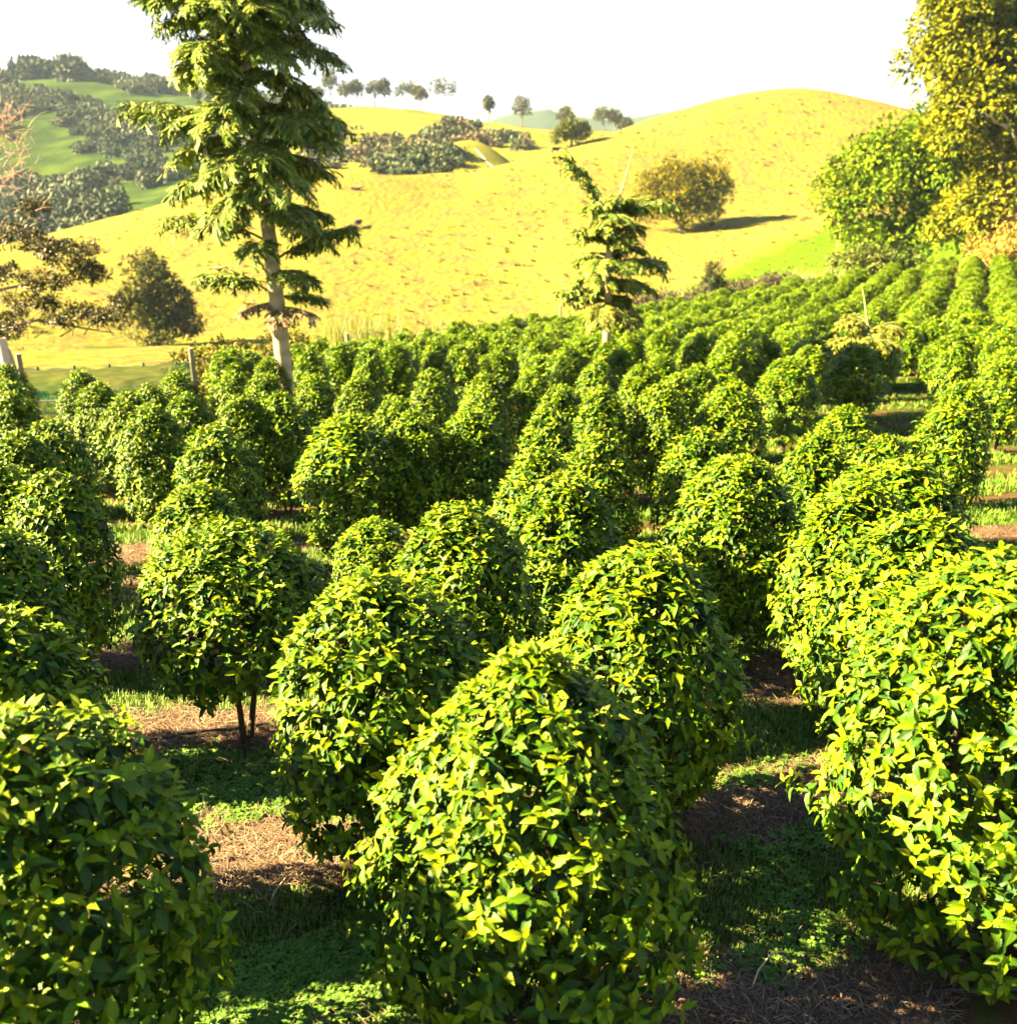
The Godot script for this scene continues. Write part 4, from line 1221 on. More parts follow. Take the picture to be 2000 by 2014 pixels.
# ---------------------------------------------------------------- measured places
var BUSHES := PackedFloat32Array([-10.14,19.49,2.00,1.08,1,-8.18,15.65,2.00,1.08,2,-7.27,13.94,2.00,1.08,3,-5.33,10.94,2.00,1.08,4,-5.22,9.98,2.00,1.08,5,-4.41,8.05,2.00,1.08,6,-3.78,7.63,2.00,1.08,7,-3.59,5.96,2.00,1.35,8,-2.50,4.15,2.00,1.20,9,-1.78,2.95,2.00,1.40,10,-7.94,17.82,2.00,1.08,11,-6.64,15.47,2.00,1.08,12,-5.58,13.94,2.00,1.08,13,-5.64,14.96,2.00,1.08,14,-4.70,12.44,2.00,1.08,15,-3.29,10.51,2.00,1.14,16,-3.05,9.00,1.60,1.15,17,-2.03,6.40,1.85,1.50,18,-1.91,11.28,2.00,1.55,19,-3.30,13.80,2.00,1.08,20,-6.06,17.60,2.00,1.08,21,-4.67,13.80,2.00,1.08,22,-7.05,24.52,2.00,1.48,23,-5.05,17.60,2.00,1.08,24,-5.11,24.97,2.00,1.08,25,-4.77,27.44,2.00,1.26,26,-3.72,25.90,2.00,1.08,27,-3.22,27.44,2.00,1.60,28,-2.58,16.52,2.00,1.08,29,-5.26,21.29,2.00,1.08,30,-4.37,17.15,2.00,1.08,31,-3.84,13.66,2.00,1.08,32,-3.42,16.93,2.00,1.08,33,-1.57,13.39,2.00,1.08,34,-1.17,11.67,2.00,1.08,35,-0.48,11.99,2.00,1.16,36,-1.43,18.06,2.00,1.08,37,-1.27,26.41,2.00,1.21,38,-2.18,29.49,2.00,1.08,39,-1.69,22.71,2.00,1.08,40,-0.38,14.47,2.00,1.08,41,-0.42,17.15,2.00,1.08,42,-0.17,26.41,2.00,1.08,43,0.19,37.27,2.00,1.17,44,-0.42,32.16,2.00,1.08,45,0.99,30.18,2.00,1.14,46,0.82,36.07,2.00,1.08,47,0.42,17.44,2.00,1.08,48,0.82,14.87,2.00,1.08,49,0.50,11.88,2.00,1.08,50,1.50,23.77,2.00,1.08,51,1.40,14.36,2.00,1.08,52,2.52,18.21,2.00,1.08,53,1.80,19.59,2.00,1.08,54,2.63,22.78,2.00,1.08,55,2.29,14.41,2.00,1.13,56,2.84,16.15,2.00,1.08,57,3.46,17.72,2.00,1.08,58,0.30,8.87,2.00,1.08,59,0.90,9.57,2.00,1.08,60,0.46,7.51,2.00,1.24,61,-1.32,8.88,1.25,1.00,62,-0.33,6.39,2.00,1.32,63,-0.70,4.66,2.00,1.36,64,0.78,5.18,2.00,1.36,65,0.10,3.62,2.00,1.70,66,3.40,14.55,2.00,1.27,67,5.48,18.88,2.00,1.49,68,2.01,9.84,2.00,1.10,69,2.01,8.08,2.00,1.35,70,3.13,9.41,2.00,1.08,71,8.07,22.42,2.00,1.60,72,4.05,11.31,2.00,1.08,73,5.32,11.34,2.00,1.08,74,3.62,8.89,2.00,1.08,75,3.36,7.73,2.00,1.25,76,2.67,6.97,2.00,1.20,77,2.65,5.77,2.00,1.45,78,2.36,4.00,2.25,1.70,79,9.72,21.09,2.00,1.11,80,6.52,13.71,2.00,1.08,81,14.69,29.23,2.00,1.53,82,10.21,19.70,2.00,1.08,83,14.47,33.26,2.00,1.60,84,13.19,32.91,2.00,1.31,85,7.96,33.26,2.00,1.60,86,5.23,33.17,2.00,1.42,87,5.61,28.48,2.00,1.22,88,3.56,18.04,2.00,1.08,89,2.51,18.21,2.00,1.08,90,3.74,29.74,2.00,1.11,91,-1.05,32.16,2.00,1.08,92,-2.80,30.79,2.00,1.08,93,-3.70,3.90,1.95,1.25,0,-5.30,3.30,1.95,1.25,0,-5.20,5.60,1.95,1.25,0,-6.90,5.20,1.95,1.25,0,-5.90,7.60,1.95,1.25,0,-7.40,7.30,1.95,1.25,0,-7.60,9.60,1.95,1.25,0,-9.20,9.10,1.95,1.25,0,-9.30,12.40,1.95,1.25,0,-10.80,11.60,1.95,1.25,0,-11.00,15.50,1.95,1.25,0,-13.00,18.00,1.95,1.25,0,-3.50,2.10,1.95,1.25,0,-5.00,1.70,1.95,1.25,0,-3.30,0.40,1.95,1.25,0,-1.90,1.20,1.95,1.25,0,-6.70,3.40,1.95,1.25,0,-8.60,6.90,1.95,1.25,0,-10.50,8.90,1.95,1.25,0,-12.20,13.50,1.95,1.25,0,-4.70,0.20,1.95,1.25,0,4.70,6.10,1.95,1.25,0,4.40,3.90,1.95,1.25,0,9.30,18.00,1.95,1.25,0,10.60,20.60,1.95,1.25,0,12.90,25.40,1.95,1.25,0,8.27,26.57,1.70,1.28,-1,10.16,26.62,1.87,1.21,-1,1.68,26.75,1.86,1.49,-1,6.11,26.87,1.95,1.31,-1,4.28,26.98,1.56,1.22,-1,14.95,27.31,1.93,1.57,-1,-7.38,27.43,1.75,1.41,-1,12.42,27.68,1.70,1.46,-1,6.77,27.84,1.80,1.37,-1,8.72,27.94,1.85,1.59,-1,0.95,27.97,1.53,1.56,-1,10.75,28.02,1.70,1.22,-1,-6.70,28.41,1.60,1.35,-1,2.96,28.43,1.93,1.26,-1,-5.14,28.72,1.76,1.58,-1,13.19,28.76,1.85,1.38,-1,7.68,29.09,1.85,1.35,-1,9.66,29.18,1.93,1.47,-1,11.21,29.58,1.90,1.64,-1,-0.43,29.61,1.53,1.47,-1,16.09,29.90,1.92,1.45,-1,-4.12,29.97,1.51,1.62,-1,-6.50,30.10,1.79,1.38,-1,10.07,30.45,1.83,1.64,-1,11.89,30.48,1.54,1.22,-1,6.04,30.56,1.56,1.49,-1,8.06,30.77,1.69,1.21,-1,2.35,30.86,1.87,1.41,-1,3.74,31.03,1.82,1.36,-1,12.92,31.45,1.90,1.22,-1,-6.07,31.45,1.89,1.45,-1,16.59,31.49,1.73,1.50,-1,-4.22,31.51,1.90,1.25,-1,15.02,31.54,1.77,1.50,-1,10.33,31.88,1.54,1.23,-1,6.19,32.10,1.66,1.53,-1,2.41,32.31,1.88,1.59,-1,-3.27,32.53,1.82,1.22,-1,-5.22,32.59,1.76,1.65,-1,17.24,32.86,1.94,1.63,-1,11.34,33.19,1.82,1.24,-1,9.52,33.22,1.61,1.32,-1,3.20,33.49,1.92,1.48,-1,-0.80,33.78,1.94,1.55,-1,1.43,33.87,1.74,1.41,-1,15.77,34.05,1.60,1.57,-1,-2.67,34.07,1.51,1.62,-1,-4.86,34.13,1.75,1.57,-1,17.77,34.28,1.70,1.47,-1,4.07,34.39,1.62,1.56,-1,9.99,34.64,1.62,1.38,-1,2.13,34.68,1.62,1.64,-1,12.00,34.71,1.77,1.48,-1,16.20,35.00,1.91,1.23,-1,-2.05,35.21,1.78,1.31,-1,5.83,35.35,1.61,1.37,-1,-3.84,35.41,1.87,1.43,-1,18.69,35.43,1.62,1.23,-1,14.31,35.43,1.76,1.36,-1,12.40,35.50,1.50,1.44,-1,10.16,35.89,1.83,1.33,-1,8.64,36.03,1.55,1.37,-1,6.79,36.09,1.57,1.29,-1,4.64,36.18,1.87,1.36,-1,2.94,36.27,1.90,1.34,-1,-3.57,36.68,1.55,1.60,-1,18.87,36.77,1.74,1.36,-1,15.16,36.87,1.87,1.33,-1,12.67,36.89,1.66,1.22,-1,11.20,36.95,1.64,1.47,-1,-1.52,37.00,1.92,1.30,-1,17.13,37.15,1.53,1.47,-1,8.63,37.25,1.51,1.63,-1,3.10,37.38,1.88,1.47,-1,5.34,37.55,1.79,1.36,-1,19.85,37.60,1.71,1.56,-1,1.67,37.67,1.81,1.53,-1,-2.71,37.92,1.73,1.48,-1,15.67,38.06,1.90,1.59,-1,18.06,38.07,1.88,1.64,-1,11.57,38.36,1.95,1.38,-1,13.44,38.58,1.54,1.54,-1,9.48,38.64,1.89,1.23,-1,7.75,38.65,1.64,1.45,-1,3.44,38.74,1.60,1.45,-1,5.75,39.13,1.79,1.49,-1,-0.01,39.24,1.91,1.61,-1,1.87,39.28,1.82,1.53,-1,20.11,39.43,1.55,1.42,-1,-2.42,39.46,1.56,1.47,-1,16.56,39.54,1.66,1.21,-1,-4.25,39.70,1.80,1.53,-1,18.20,39.84,1.76,1.40,-1,14.26,39.88,1.81,1.42,-1,10.41,39.95,1.94,1.20,-1,12.05,39.96,1.62,1.37,-1,7.88,40.03,1.56,1.55,-1,4.58,40.18,1.93,1.61,-1,2.33,40.26,1.56,1.60,-1,19.06,40.42,1.59,1.40,-1,0.32,40.52,1.74,1.54,-1,6.68,40.52,1.74,1.62,-1,15.08,40.66,1.59,1.49,-1,-3.39,40.79,1.73,1.26,-1,-1.62,40.89,1.58,1.32,-1,21.05,41.05,1.56,1.24,-1,10.59,41.09,1.89,1.35,-1,17.19,41.26,1.51,1.27,-1,5.10,41.28,1.93,1.50,-1,3.28,41.43,1.83,1.58,-1,12.95,41.49,1.80,1.40,-1,6.96,41.64,1.79,1.36,-1,21.70,41.71,1.95,1.23,-1,1.17,41.83,1.65,1.57,-1,9.08,41.85,1.65,1.41,-1,19.47,41.98,1.92,1.60,-1,-1.15,42.02,1.51,1.23,-1,11.66,42.20,1.93,1.64,-1,13.27,42.32,1.53,1.46,-1,15.65,42.34,1.87,1.31,-1,9.47,42.51,1.63,1.57,-1,3.72,42.85,1.93,1.52,-1,5.45,42.94,1.82,1.40,-1,2.00,43.24,1.73,1.34,-1,22.19,43.30,1.80,1.63,-1,-2.34,43.31,1.95,1.28,-1,20.15,43.47,1.69,1.61,-1,-0.93,43.48,1.68,1.48,-1,16.02,43.50,1.88,1.25,-1,14.07,43.57,1.70,1.60,-1,18.00,43.57,1.57,1.65,-1,12.15,43.98,1.57,1.44,-1,6.03,44.12,1.54,1.59,-1,9.92,44.24,1.58,1.51,-1,7.94,44.43,1.88,1.62,-1,4.10,44.49,1.84,1.35,-1,-2.09,44.57,1.90,1.56,-1,2.12,44.63,1.79,1.24,-1,0.06,44.70,1.56,1.40,-1,18.73,44.81,1.91,1.40,-1,20.61,44.84,1.78,1.56,-1,16.63,44.94,1.95,1.42,-1,22.82,44.98,1.61,1.34,-1,14.60,45.01,1.95,1.21,-1,12.65,45.29,1.94,1.22,-1,2.95,45.50,1.66,1.36,-1,8.63,45.62,1.71,1.41,-1,6.82,45.70,1.80,1.39,-1,10.96,45.74,1.75,1.41,-1,4.68,45.78,1.79,1.37,-1,21.29,45.97,1.86,1.34,-1,1.10,46.03,1.51,1.40,-1,25.07,46.08,1.80,1.56,-1,-1.22,46.08,1.67,1.42,-1,18.96,46.26,1.82,1.52,-1,15.20,46.31,1.59,1.22,-1,17.14,46.41,1.53,1.36,-1,11.58,46.74,1.61,1.55,-1,7.61,46.80,1.91,1.28,-1,3.55,46.91,1.78,1.49,-1,9.10,46.98,1.57,1.63,-1,4.98,47.04,1.94,1.24,-1,19.99,47.12,1.52,1.65,-1,21.90,47.28,1.91,1.39,-1,24.08,47.30,1.84,1.49,-1,-0.77,47.31,1.66,1.33,-1,17.67,47.33,1.87,1.26,-1,1.54,47.42,1.59,1.54,-1,16.13,47.77,1.70,1.56,-1,12.01,47.98,1.89,1.56,-1,6.03,48.09,1.87,1.27,-1,9.70,48.14,1.62,1.37,-1,4.06,48.23,1.69,1.46,-1,7.88,48.36,1.57,1.33,-1,20.55,48.48,1.94,1.20,-1,0.12,48.51,1.92,1.63,-1,1.86,48.57,1.55,1.65,-1,24.58,48.64,1.88,1.35,-1,26.31,48.72,1.64,1.55,-1,22.47,48.82,1.57,1.21,-1,18.72,48.88,1.57,1.52,-1])
var FAR_BUSHES := PackedFloat32Array([12.96,48.90,1.73,1.47,-1,16.62,49.05,1.87,1.44,-1,14.46,49.07,1.51,1.21,-1,10.52,49.38,1.85,1.53,-1,8.47,49.50,1.92,1.25,-1,4.69,49.54,1.61,1.42,-1,6.53,49.62,1.66,1.65,-1,0.46,49.72,1.76,1.51,-1,25.21,49.95,1.53,1.25,-1,22.92,49.99,1.71,1.52,-1,19.46,50.04,1.70,1.29,-1,20.81,50.17,1.91,1.52,-1,2.74,50.19,1.65,1.57,-1,17.35,50.30,1.60,1.37,-1,15.36,50.40,1.72,1.39,-1,3.30,50.62,1.73,1.33,-1,13.05,50.67,1.55,1.62,-1,7.51,50.68,1.57,1.61,-1,8.98,50.86,1.55,1.22,-1,25.28,51.01,1.74,1.64,-1,27.73,51.03,1.62,1.58,-1,5.32,51.11,1.59,1.45,-1,11.65,51.11,1.68,1.54,-1,23.66,51.16,1.55,1.39,-1,18.04,51.30,1.62,1.56,-1,21.71,51.40,1.75,1.34,-1,1.34,51.64,1.90,1.21,-1,13.55,51.69,1.69,1.32,-1,19.49,51.75,1.74,1.32,-1,16.03,51.78,1.59,1.25,-1,11.73,52.13,1.58,1.23,-1,7.62,52.13,1.75,1.49,-1,9.93,52.17,1.57,1.49,-1,1.90,52.33,1.62,1.30,-1,26.57,52.36,1.56,1.45,-1,6.08,52.52,1.79,1.59,-1,22.42,52.52,1.72,1.28,-1,28.16,52.55,1.76,1.50,-1,24.49,52.62,1.72,1.39,-1,20.38,52.84,1.79,1.23,-1,14.52,52.93,1.58,1.24,-1,18.75,53.03,1.73,1.24,-1,12.64,53.06,1.83,1.36,-1,16.60,53.21,1.92,1.39,-1,28.84,53.39,1.52,1.58,-1,8.44,53.43,1.56,1.37,-1,10.24,53.62,1.91,1.34,-1,6.17,53.72,1.74,1.37,-1,27.02,53.85,1.93,1.51,-1,25.17,53.88,1.59,1.42,-1,2.51,53.91,1.55,1.43,-1,22.73,53.93,1.80,1.57,-1,21.31,53.96,1.85,1.52,-1,4.13,54.09,1.59,1.47,-1,17.09,54.26,1.94,1.22,-1,18.94,54.40,1.54,1.31,-1,12.85,54.42,1.89,1.44,-1,10.96,54.54,1.86,1.63,-1,14.89,54.67,1.57,1.24,-1,9.26,54.84,1.61,1.21,-1,7.05,54.86,1.89,1.29,-1,29.67,54.93,1.65,1.36,-1,5.08,55.01,1.64,1.34,-1,25.31,55.11,1.52,1.64,-1,27.55,55.20,1.95,1.27,-1,17.59,55.67,1.65,1.63,-1,15.57,55.82,1.85,1.44,-1,21.89,56.07,1.85,1.31,-1,13.88,56.10,1.76,1.62,-1,11.66,56.16,1.95,1.36,-1,30.31,56.25,1.56,1.25,-1,5.77,56.26,1.61,1.32,-1,7.75,56.30,1.83,1.62,-1,10.05,56.32,1.80,1.63,-1,26.43,56.38,1.60,1.35,-1,28.66,56.42,1.57,1.40,-1,24.12,56.53,1.71,1.49,-1,21.95,56.54,1.93,1.48,-1,18.47,56.74,1.59,1.46,-1,20.23,56.80,1.92,1.56,-1,14.19,57.06,1.56,1.51,-1,8.32,57.22,1.93,1.62,-1,16.37,57.25,1.70,1.45,-1,12.30,57.29,1.92,1.49,-1,6.66,57.43,1.80,1.48,-1,26.75,57.63,1.53,1.54,-1,30.81,57.83,1.56,1.62,-1,22.82,57.84,1.80,1.45,-1,25.01,57.86,1.86,1.59,-1,20.68,57.89,1.94,1.41,-1,10.45,57.91,1.69,1.46,-1,19.14,57.96,1.85,1.21,-1,28.78,58.38,1.80,1.21,-1,14.65,58.43,1.95,1.59,-1,16.93,58.48,1.72,1.64,-1,13.03,58.65,1.62,1.28,-1,10.98,58.73,1.69,1.53,-1,27.52,58.95,1.71,1.35,-1,25.27,58.99,1.85,1.51,-1,9.29,59.00,1.77,1.55,-1,29.50,59.07,1.56,1.46,-1,7.30,59.09,1.59,1.33,-1,21.53,59.13,1.83,1.52,-1,31.25,59.22,1.56,1.42,-1,23.70,59.54,1.76,1.52,-1,19.27,59.64,1.92,1.41,-1,17.48,59.70,1.63,1.41,-1,15.23,59.87,1.94,1.63,-1,11.74,59.95,1.93,1.61,-1,13.97,60.10,1.93,1.49,-1,26.02,60.17,1.80,1.59,-1,28.23,60.45,1.53,1.62,-1,30.17,60.46,1.76,1.33,-1,9.78,60.49,1.64,1.36,-1,32.32,60.50,1.53,1.53,-1,23.81,60.56,1.51,1.29,-1,21.84,60.70,1.52,1.56,-1,18.06,61.01,1.78,1.42,-1,20.47,61.06,1.90,1.50,-1,14.32,61.21,1.76,1.55,-1,32.61,61.26,1.73,1.64,-1,16.23,61.37,1.75,1.45,-1,12.17,61.40,1.75,1.32,-1,30.55,61.41,1.86,1.49,-1,9.95,61.47,1.83,1.58,-1,26.84,61.98,1.59,1.28,-1,24.82,62.04,1.89,1.41,-1,28.47,62.08,1.91,1.31,-1,22.92,62.15,1.63,1.57,-1,20.82,62.40,1.56,1.20,-1,18.37,62.47,1.58,1.35,-1,14.62,62.49,1.60,1.25,-1,16.78,62.60,1.85,1.62,-1,29.30,62.60,1.59,1.31,-1,10.91,62.74,1.75,1.32,-1,13.03,63.09,1.77,1.65,-1,30.99,63.09,1.93,1.22,-1,33.16,63.16,1.58,1.55,-1,26.95,63.26,1.85,1.59,-1,23.25,63.45,1.56,1.34,-1,25.31,63.47,1.58,1.33,-1,19.88,63.61,1.91,1.36,-1,21.38,63.62,1.76,1.28,-1,16.77,63.83,1.59,1.63,-1,13.18,63.84,1.59,1.24,-1,32.02,64.17,1.94,1.24,-1,27.50,64.21,1.93,1.38,-1,15.30,64.28,1.58,1.43,-1,30.09,64.35,1.70,1.57,-1,25.59,64.59,1.70,1.34,-1,33.88,64.61,1.75,1.32,-1,21.99,64.87,1.65,1.28,-1,17.98,65.06,1.63,1.42,-1,24.10,65.12,1.61,1.65,-1,19.82,65.17,1.91,1.49,-1,34.37,65.20,1.52,1.23,-1,15.95,65.29,1.65,1.41,-1,14.11,65.43,1.80,1.52,-1,32.48,65.46,1.77,1.42,-1,28.59,65.62,1.87,1.52,-1,30.49,65.70,1.61,1.62,-1,26.44,65.95,1.93,1.49,-1,18.83,66.04,1.85,1.61,-1,22.54,66.13,1.87,1.57,-1,24.49,66.27,1.68,1.44,-1,20.68,66.38,1.82,1.62,-1,16.75,66.83,1.61,1.43,-1,34.89,66.83,1.55,1.21,-1,33.14,67.03,1.86,1.32,-1,28.89,67.05,1.83,1.59,-1,31.03,67.15,1.86,1.26,-1,21.25,67.41,1.85,1.24,-1,25.02,67.45,1.57,1.22,-1,27.13,67.46,1.53,1.39,-1,19.02,67.56,1.70,1.46,-1,23.15,67.59,1.81,1.51,-1,35.77,68.07,1.60,1.44,-1,17.34,68.16,1.74,1.35,-1,33.63,68.46,1.76,1.32,-1,27.59,68.52,1.51,1.47,-1,31.80,68.69,1.87,1.28,-1,29.37,68.81,1.79,1.21,-1,25.53,68.87,1.51,1.52,-1,19.43,68.98,1.90,1.53,-1,23.60,68.99,1.92,1.62,-1,21.70,69.09,1.72,1.40,-1,36.38,69.50,1.67,1.38,-1,26.24,69.61,1.64,1.29,-1,32.06,69.82,1.84,1.58,-1,22.70,69.97,1.71,1.32,-1,28.33,70.07,1.66,1.42,-1,29.84,70.15,1.71,1.48,-1,24.36,70.28,1.94,1.41,-1,20.43,70.31,1.77,1.33,-1,36.31,70.76,1.80,1.57,-1,34.96,70.93,1.90,1.20,-1,32.85,71.02,1.85,1.32,-1,31.01,71.13,1.50,1.27,-1,25.26,71.26,1.77,1.60,-1,27.25,71.26,1.73,1.53,-1,23.00,71.87,1.76,1.41,-1,27.23,72.36,1.72,1.32,-1,31.16,72.36,1.51,1.61,-1,35.40,72.39,1.87,1.33,-1,25.33,72.60,1.89,1.47,-1,37.66,72.67,1.75,1.34,-1,33.44,72.69,1.67,1.48,-1,38.41,73.47,1.87,1.64,-1,36.08,73.53,1.72,1.48,-1,34.24,73.81,1.92,1.47,-1,31.93,73.92,1.94,1.25,-1,28.11,73.93,1.87,1.30,-1,30.59,74.02,1.57,1.38,-1,39.03,74.85,1.76,1.42,-1,34.74,74.86,1.51,1.60,-1,36.60,74.97,1.66,1.47,-1,32.34,75.08,1.74,1.54,-1,29.01,75.11,1.73,1.51,-1,31.15,75.23,1.50,1.53,-1,39.33,75.86,1.87,1.65,-1,35.25,76.25,1.57,1.35,-1,33.63,76.31,1.82,1.34,-1,37.77,76.37,1.67,1.30,-1,39.96,77.12,1.67,1.29,-1,38.02,77.12,1.70,1.29,-1,36.08,77.61,1.69,1.42,-1,40.54,78.41,1.50,1.61,-1])
var MAIN_HILL := PackedFloat32Array([-1.2000,-0.2800,1.497,-0.6000,-0.4400,-1.006,-0.2800,-0.5000,1.841,-0.1800,-0.5600,3.504,-0.0500,-0.9200,-0.449,0.0600,-1.1200,5.515,0.1600,-1.2400,5.341,0.2800,-1.3400,7.650,0.4400,-1.4600,2.265,0.6400,-1.5600,2.723,1.2000,-1.6800,3.797,-0.2000,-0.1600,-1.266,0.0000,-0.3000,-2.457,0.5000,-0.9000,4.625,0.3000,-1.1200,-22.580,1.0000,-1.2000,-3.346,-0.5857,-1.1902,4.011,-0.5151,-1.2299,0.169,-0.4249,-1.3092,-3.523,-0.7165,-1.1880,-1.657,-0.7562,-2.1059,-11.235,-1.0052,-2.2027,6.854,-0.5117,-2.2364,6.288,-0.2451,-2.3585,-2.926,0.0000,-2.4430,-0.809,0.1947,-2.5115,-9.512,-1.1464,-2.8049,-4.041,-0.8281,-2.9689,1.666,-0.4611,-3.0415,4.598,-0.0789,-3.1294,-4.143,0.3115,-3.0995,14.193,0.5720,-3.3565,-17.181,0.7875,-3.2826,9.609,0.8411,-2.7743,-3.141,0.5981,-2.6088,1.288,1.0177,-2.8928,0.730,-1.6282,-3.6226,-3.155,-1.2939,-3.7181,3.935,-0.8224,-3.7896,4.443,-0.5408,-3.9306,10.426,-0.2147,-3.9609,-9.742,-0.0407,-4.1493,2.977,0.1277,-4.3606,2.012,0.3302,-4.5318,4.043,0.6916,-4.7873,5.348,0.9553,-4.9857,1.236,1.2851,-5.1814,5.026,1.5950,-5.2205,6.460,1.7944,-5.2025,-6.443,2.0742,-5.0676,4.519,2.4533,-4.7928,-2.725,-1.8505,-3.3908,5.001,-2.0249,-3.0488,-0.890,0.4673,-3.7802,2.556,0.9112,-4.1318,-4.887,1.2150,-4.1318,-4.530,-0.3489,-3.5029,-1.689,-0.8567,-3.4280,-7.509,0.0000,-3.6620,-0.256,-2.1167,-4.7094,1.233,-1.0692,-4.9265,1.669,-0.2792,-5.1492,-10.612,0.4293,-5.8914,-3.068,1.2420,-6.4814,-1.432,2.0735,-6.7866,4.006,3.1892,-6.2307,-3.510,-2.6324,-3.9634,-3.334,31.508,1.712,4.429])
var LEFT_HILL := PackedFloat32Array([-6.6874,-12.2274,0.831,-6.0228,-12.6641,-0.342,-5.5140,-12.8780,-0.469,-4.9844,-13.0850,1.389,-4.3614,-13.0602,0.616,-3.6760,-12.8115,0.744,-2.9595,-12.3451,0.433,-2.0519,-11.2290,0.198,-4.8806,-10.1352,1.597,-4.2368,-10.3418,-3.012,-3.4164,-10.1175,1.020,-2.5130,-9.4387,-0.127,-1.8276,-8.5506,1.728,-4.1537,-8.4755,0.748,-3.2399,-8.2490,-1.095,-2.2430,-7.6009,-2.260,-1.5286,-6.7624,0.329,-2.9595,-6.2440,1.073,-2.3261,-5.8277,-0.161,-1.7549,-5.4212,3.945,-2.3364,-5.1376,-3.151,-1.2980,-5.2127,-0.784,-4.7767,-8.4755,-0.994,-3.3437,-5.7751,-0.050,-8.1308,-17.0965,-0.330,-6.7290,-17.6648,0.698,-4.9626,-17.2956,0.176,-2.7701,-15.1592,-2.300,-9.4205,-16.5070,-0.450,74.177,-0.135,0.039])
var MID_HILL := PackedFloat32Array([-2.0935,-9.0696,-0.823,-1.7861,-9.2985,2.037,-1.4289,-9.3033,0.108,-1.0716,-9.3017,2.326,-0.7414,-9.0775,3.275,-0.4154,-8.6167,-0.943,-0.1620,-8.3866,0.740,0.1620,-8.3749,-1.933,0.4860,-8.3691,-0.062,0.8307,-8.5776,2.433,1.2461,-8.5686,-3.438,1.8692,-8.5806,2.978,-1.5992,-7.4949,0.946,-1.2627,-8.1659,-3.635,-0.8972,-7.7199,-0.689,-0.5379,-7.9482,-0.053,-0.2544,-7.5054,4.009,0.0000,-7.2744,-3.581,0.3427,-7.0542,0.667,0.7643,-6.8345,-0.192,-1.0841,-6.1447,-2.492,-0.7269,-5.9328,2.564,-0.1428,-5.8269,0.420,0.2908,-5.9434,0.930,-1.1423,-5.2502,0.676,-0.5088,-5.1360,-1.758,0.1272,-5.1452,-0.328,1.0177,-5.9434,-0.507,-2.3219,-12.0880,-2.185,-1.3931,-12.0922,3.887,-0.5400,-11.2017,-3.308,0.5265,-10.8798,-2.073,1.6199,-11.1392,0.005,30.944,0.017,0.927])
var KNOB := PackedFloat32Array([-0.7468,-4.9027,10.230,-0.6480,-5.0898,7.727,-0.5151,-5.2800,21.696,-0.3402,-5.3803,-10.150,-0.1589,-5.4520,75.498,-0.0519,-5.3253,15.349,0.0377,-5.1140,-14.193,-0.5607,-4.7379,-1.813,-0.3551,-4.8096,0.734,-0.1433,-4.8561,10.119,-0.4449,-5.0429,-23.216,-0.2492,-5.0943,-16.543,-0.8224,-4.6120,-3.854,0.1402,-4.7168,2.488,-0.3271,-4.3787,-4.108,-0.7257,-5.7006,-30.071,-0.3810,-6.0259,-5.403,-0.1779,-6.1062,33.379,0.0422,-5.7277,-67.870,-14.583,-2.503,-0.577])
var EDGE := PackedVector2Array([Vector2(-60,14),Vector2(-30,22),Vector2(-14,25),Vector2(-9,28),Vector2(-2.5,46),Vector2(3,56),Vector2(8,62),Vector2(14,67),Vector2(22,73),Vector2(32,78),Vector2(60,84)])
var RIDGE := [[-234,12.2],[-171,12.2],[-109,15.9],[-78,21.7],[-31,18.8],[4,31.1],[47,36.2],[62,39.1],[82,29.7],[117,25.3],[156,22.4],[191,25.3],[234,32.6],[269,38.4],[312,42.7],[358,37.6],[421,26.7],[498,19.5]]
var MOUNTAINS := [[-935,0.5],[-701,0.5],[-467,26.7],[-304,52.8],[-117,83.3],[0,87.7],[117,113.8],[210,126.9],[304,137.8],[386,131.2],[491,109.5],[607,87.7],[701,79.0],[841,59.4],[1051,26.7],[1402,0.5]]
var PINES := [[-88.2,-465.1,6.7,8.0],[-83.1,-465.1,5.4,7.1],[-77.8,-467.2,7.6,13.0],[-70.7,-462.9,6.2,8.4],[-66.1,-465.1,5.4,9.4],[-58.5,-465.1,7.6,9.4],[-54.5,-467.2,5.8,10.3],[-44.7,-465.1,12.1,9.8],[-38.0,-459.4,6.6,8.4],[-27.9,-453.5,13.5,12.6],[-7.9,-430.5,5.0,8.7],[5.3,-421.2,8.1,9.8],[23.0,-424.0,6.6,7.4],[38.8,-431.3,8.3,8.8],[43.6,-429.0,5.8,7.5],[47.1,-426.7,6.2,5.0]]
var PINE_LABELS := ["hazy pine beside the tall palm fronds on the far ridge","slim hazy pine between two pines on the far ridge","tallest pointed pine in the row along the far ridge","small pine beside the tallest pointed pine","narrow pine ending the first row on the far ridge","first of two touching pines on the far ridge","second of two touching pines on the far ridge","flat topped pine pair arching over the far ridge","small pine between the flat top and the round pine","big round headed pine at the end of the far ridge","lone slim tree standing below the round headed pine","bushy pine in front of the dark blue forest ridge","small round tree on the pale saddle before the mountains","broad pine of the trio before the sunlit hill crest","middle pine of the trio before the sunlit hill crest","lowest tree of the trio before the sunlit hill crest"]
var LEFT_BOUGHS := [[2.6,-12.47,-0.93,-30.95,0.08,10],[3.4,-14.16,0.57,-31.53,0.06,10],[4.6,-14.80,2.41,-32.78,0.02,16],[5.6,-15.62,3.91,-33.90,0.05,16],[2,-15.13,-0.70,-31.04,0.05,6]]
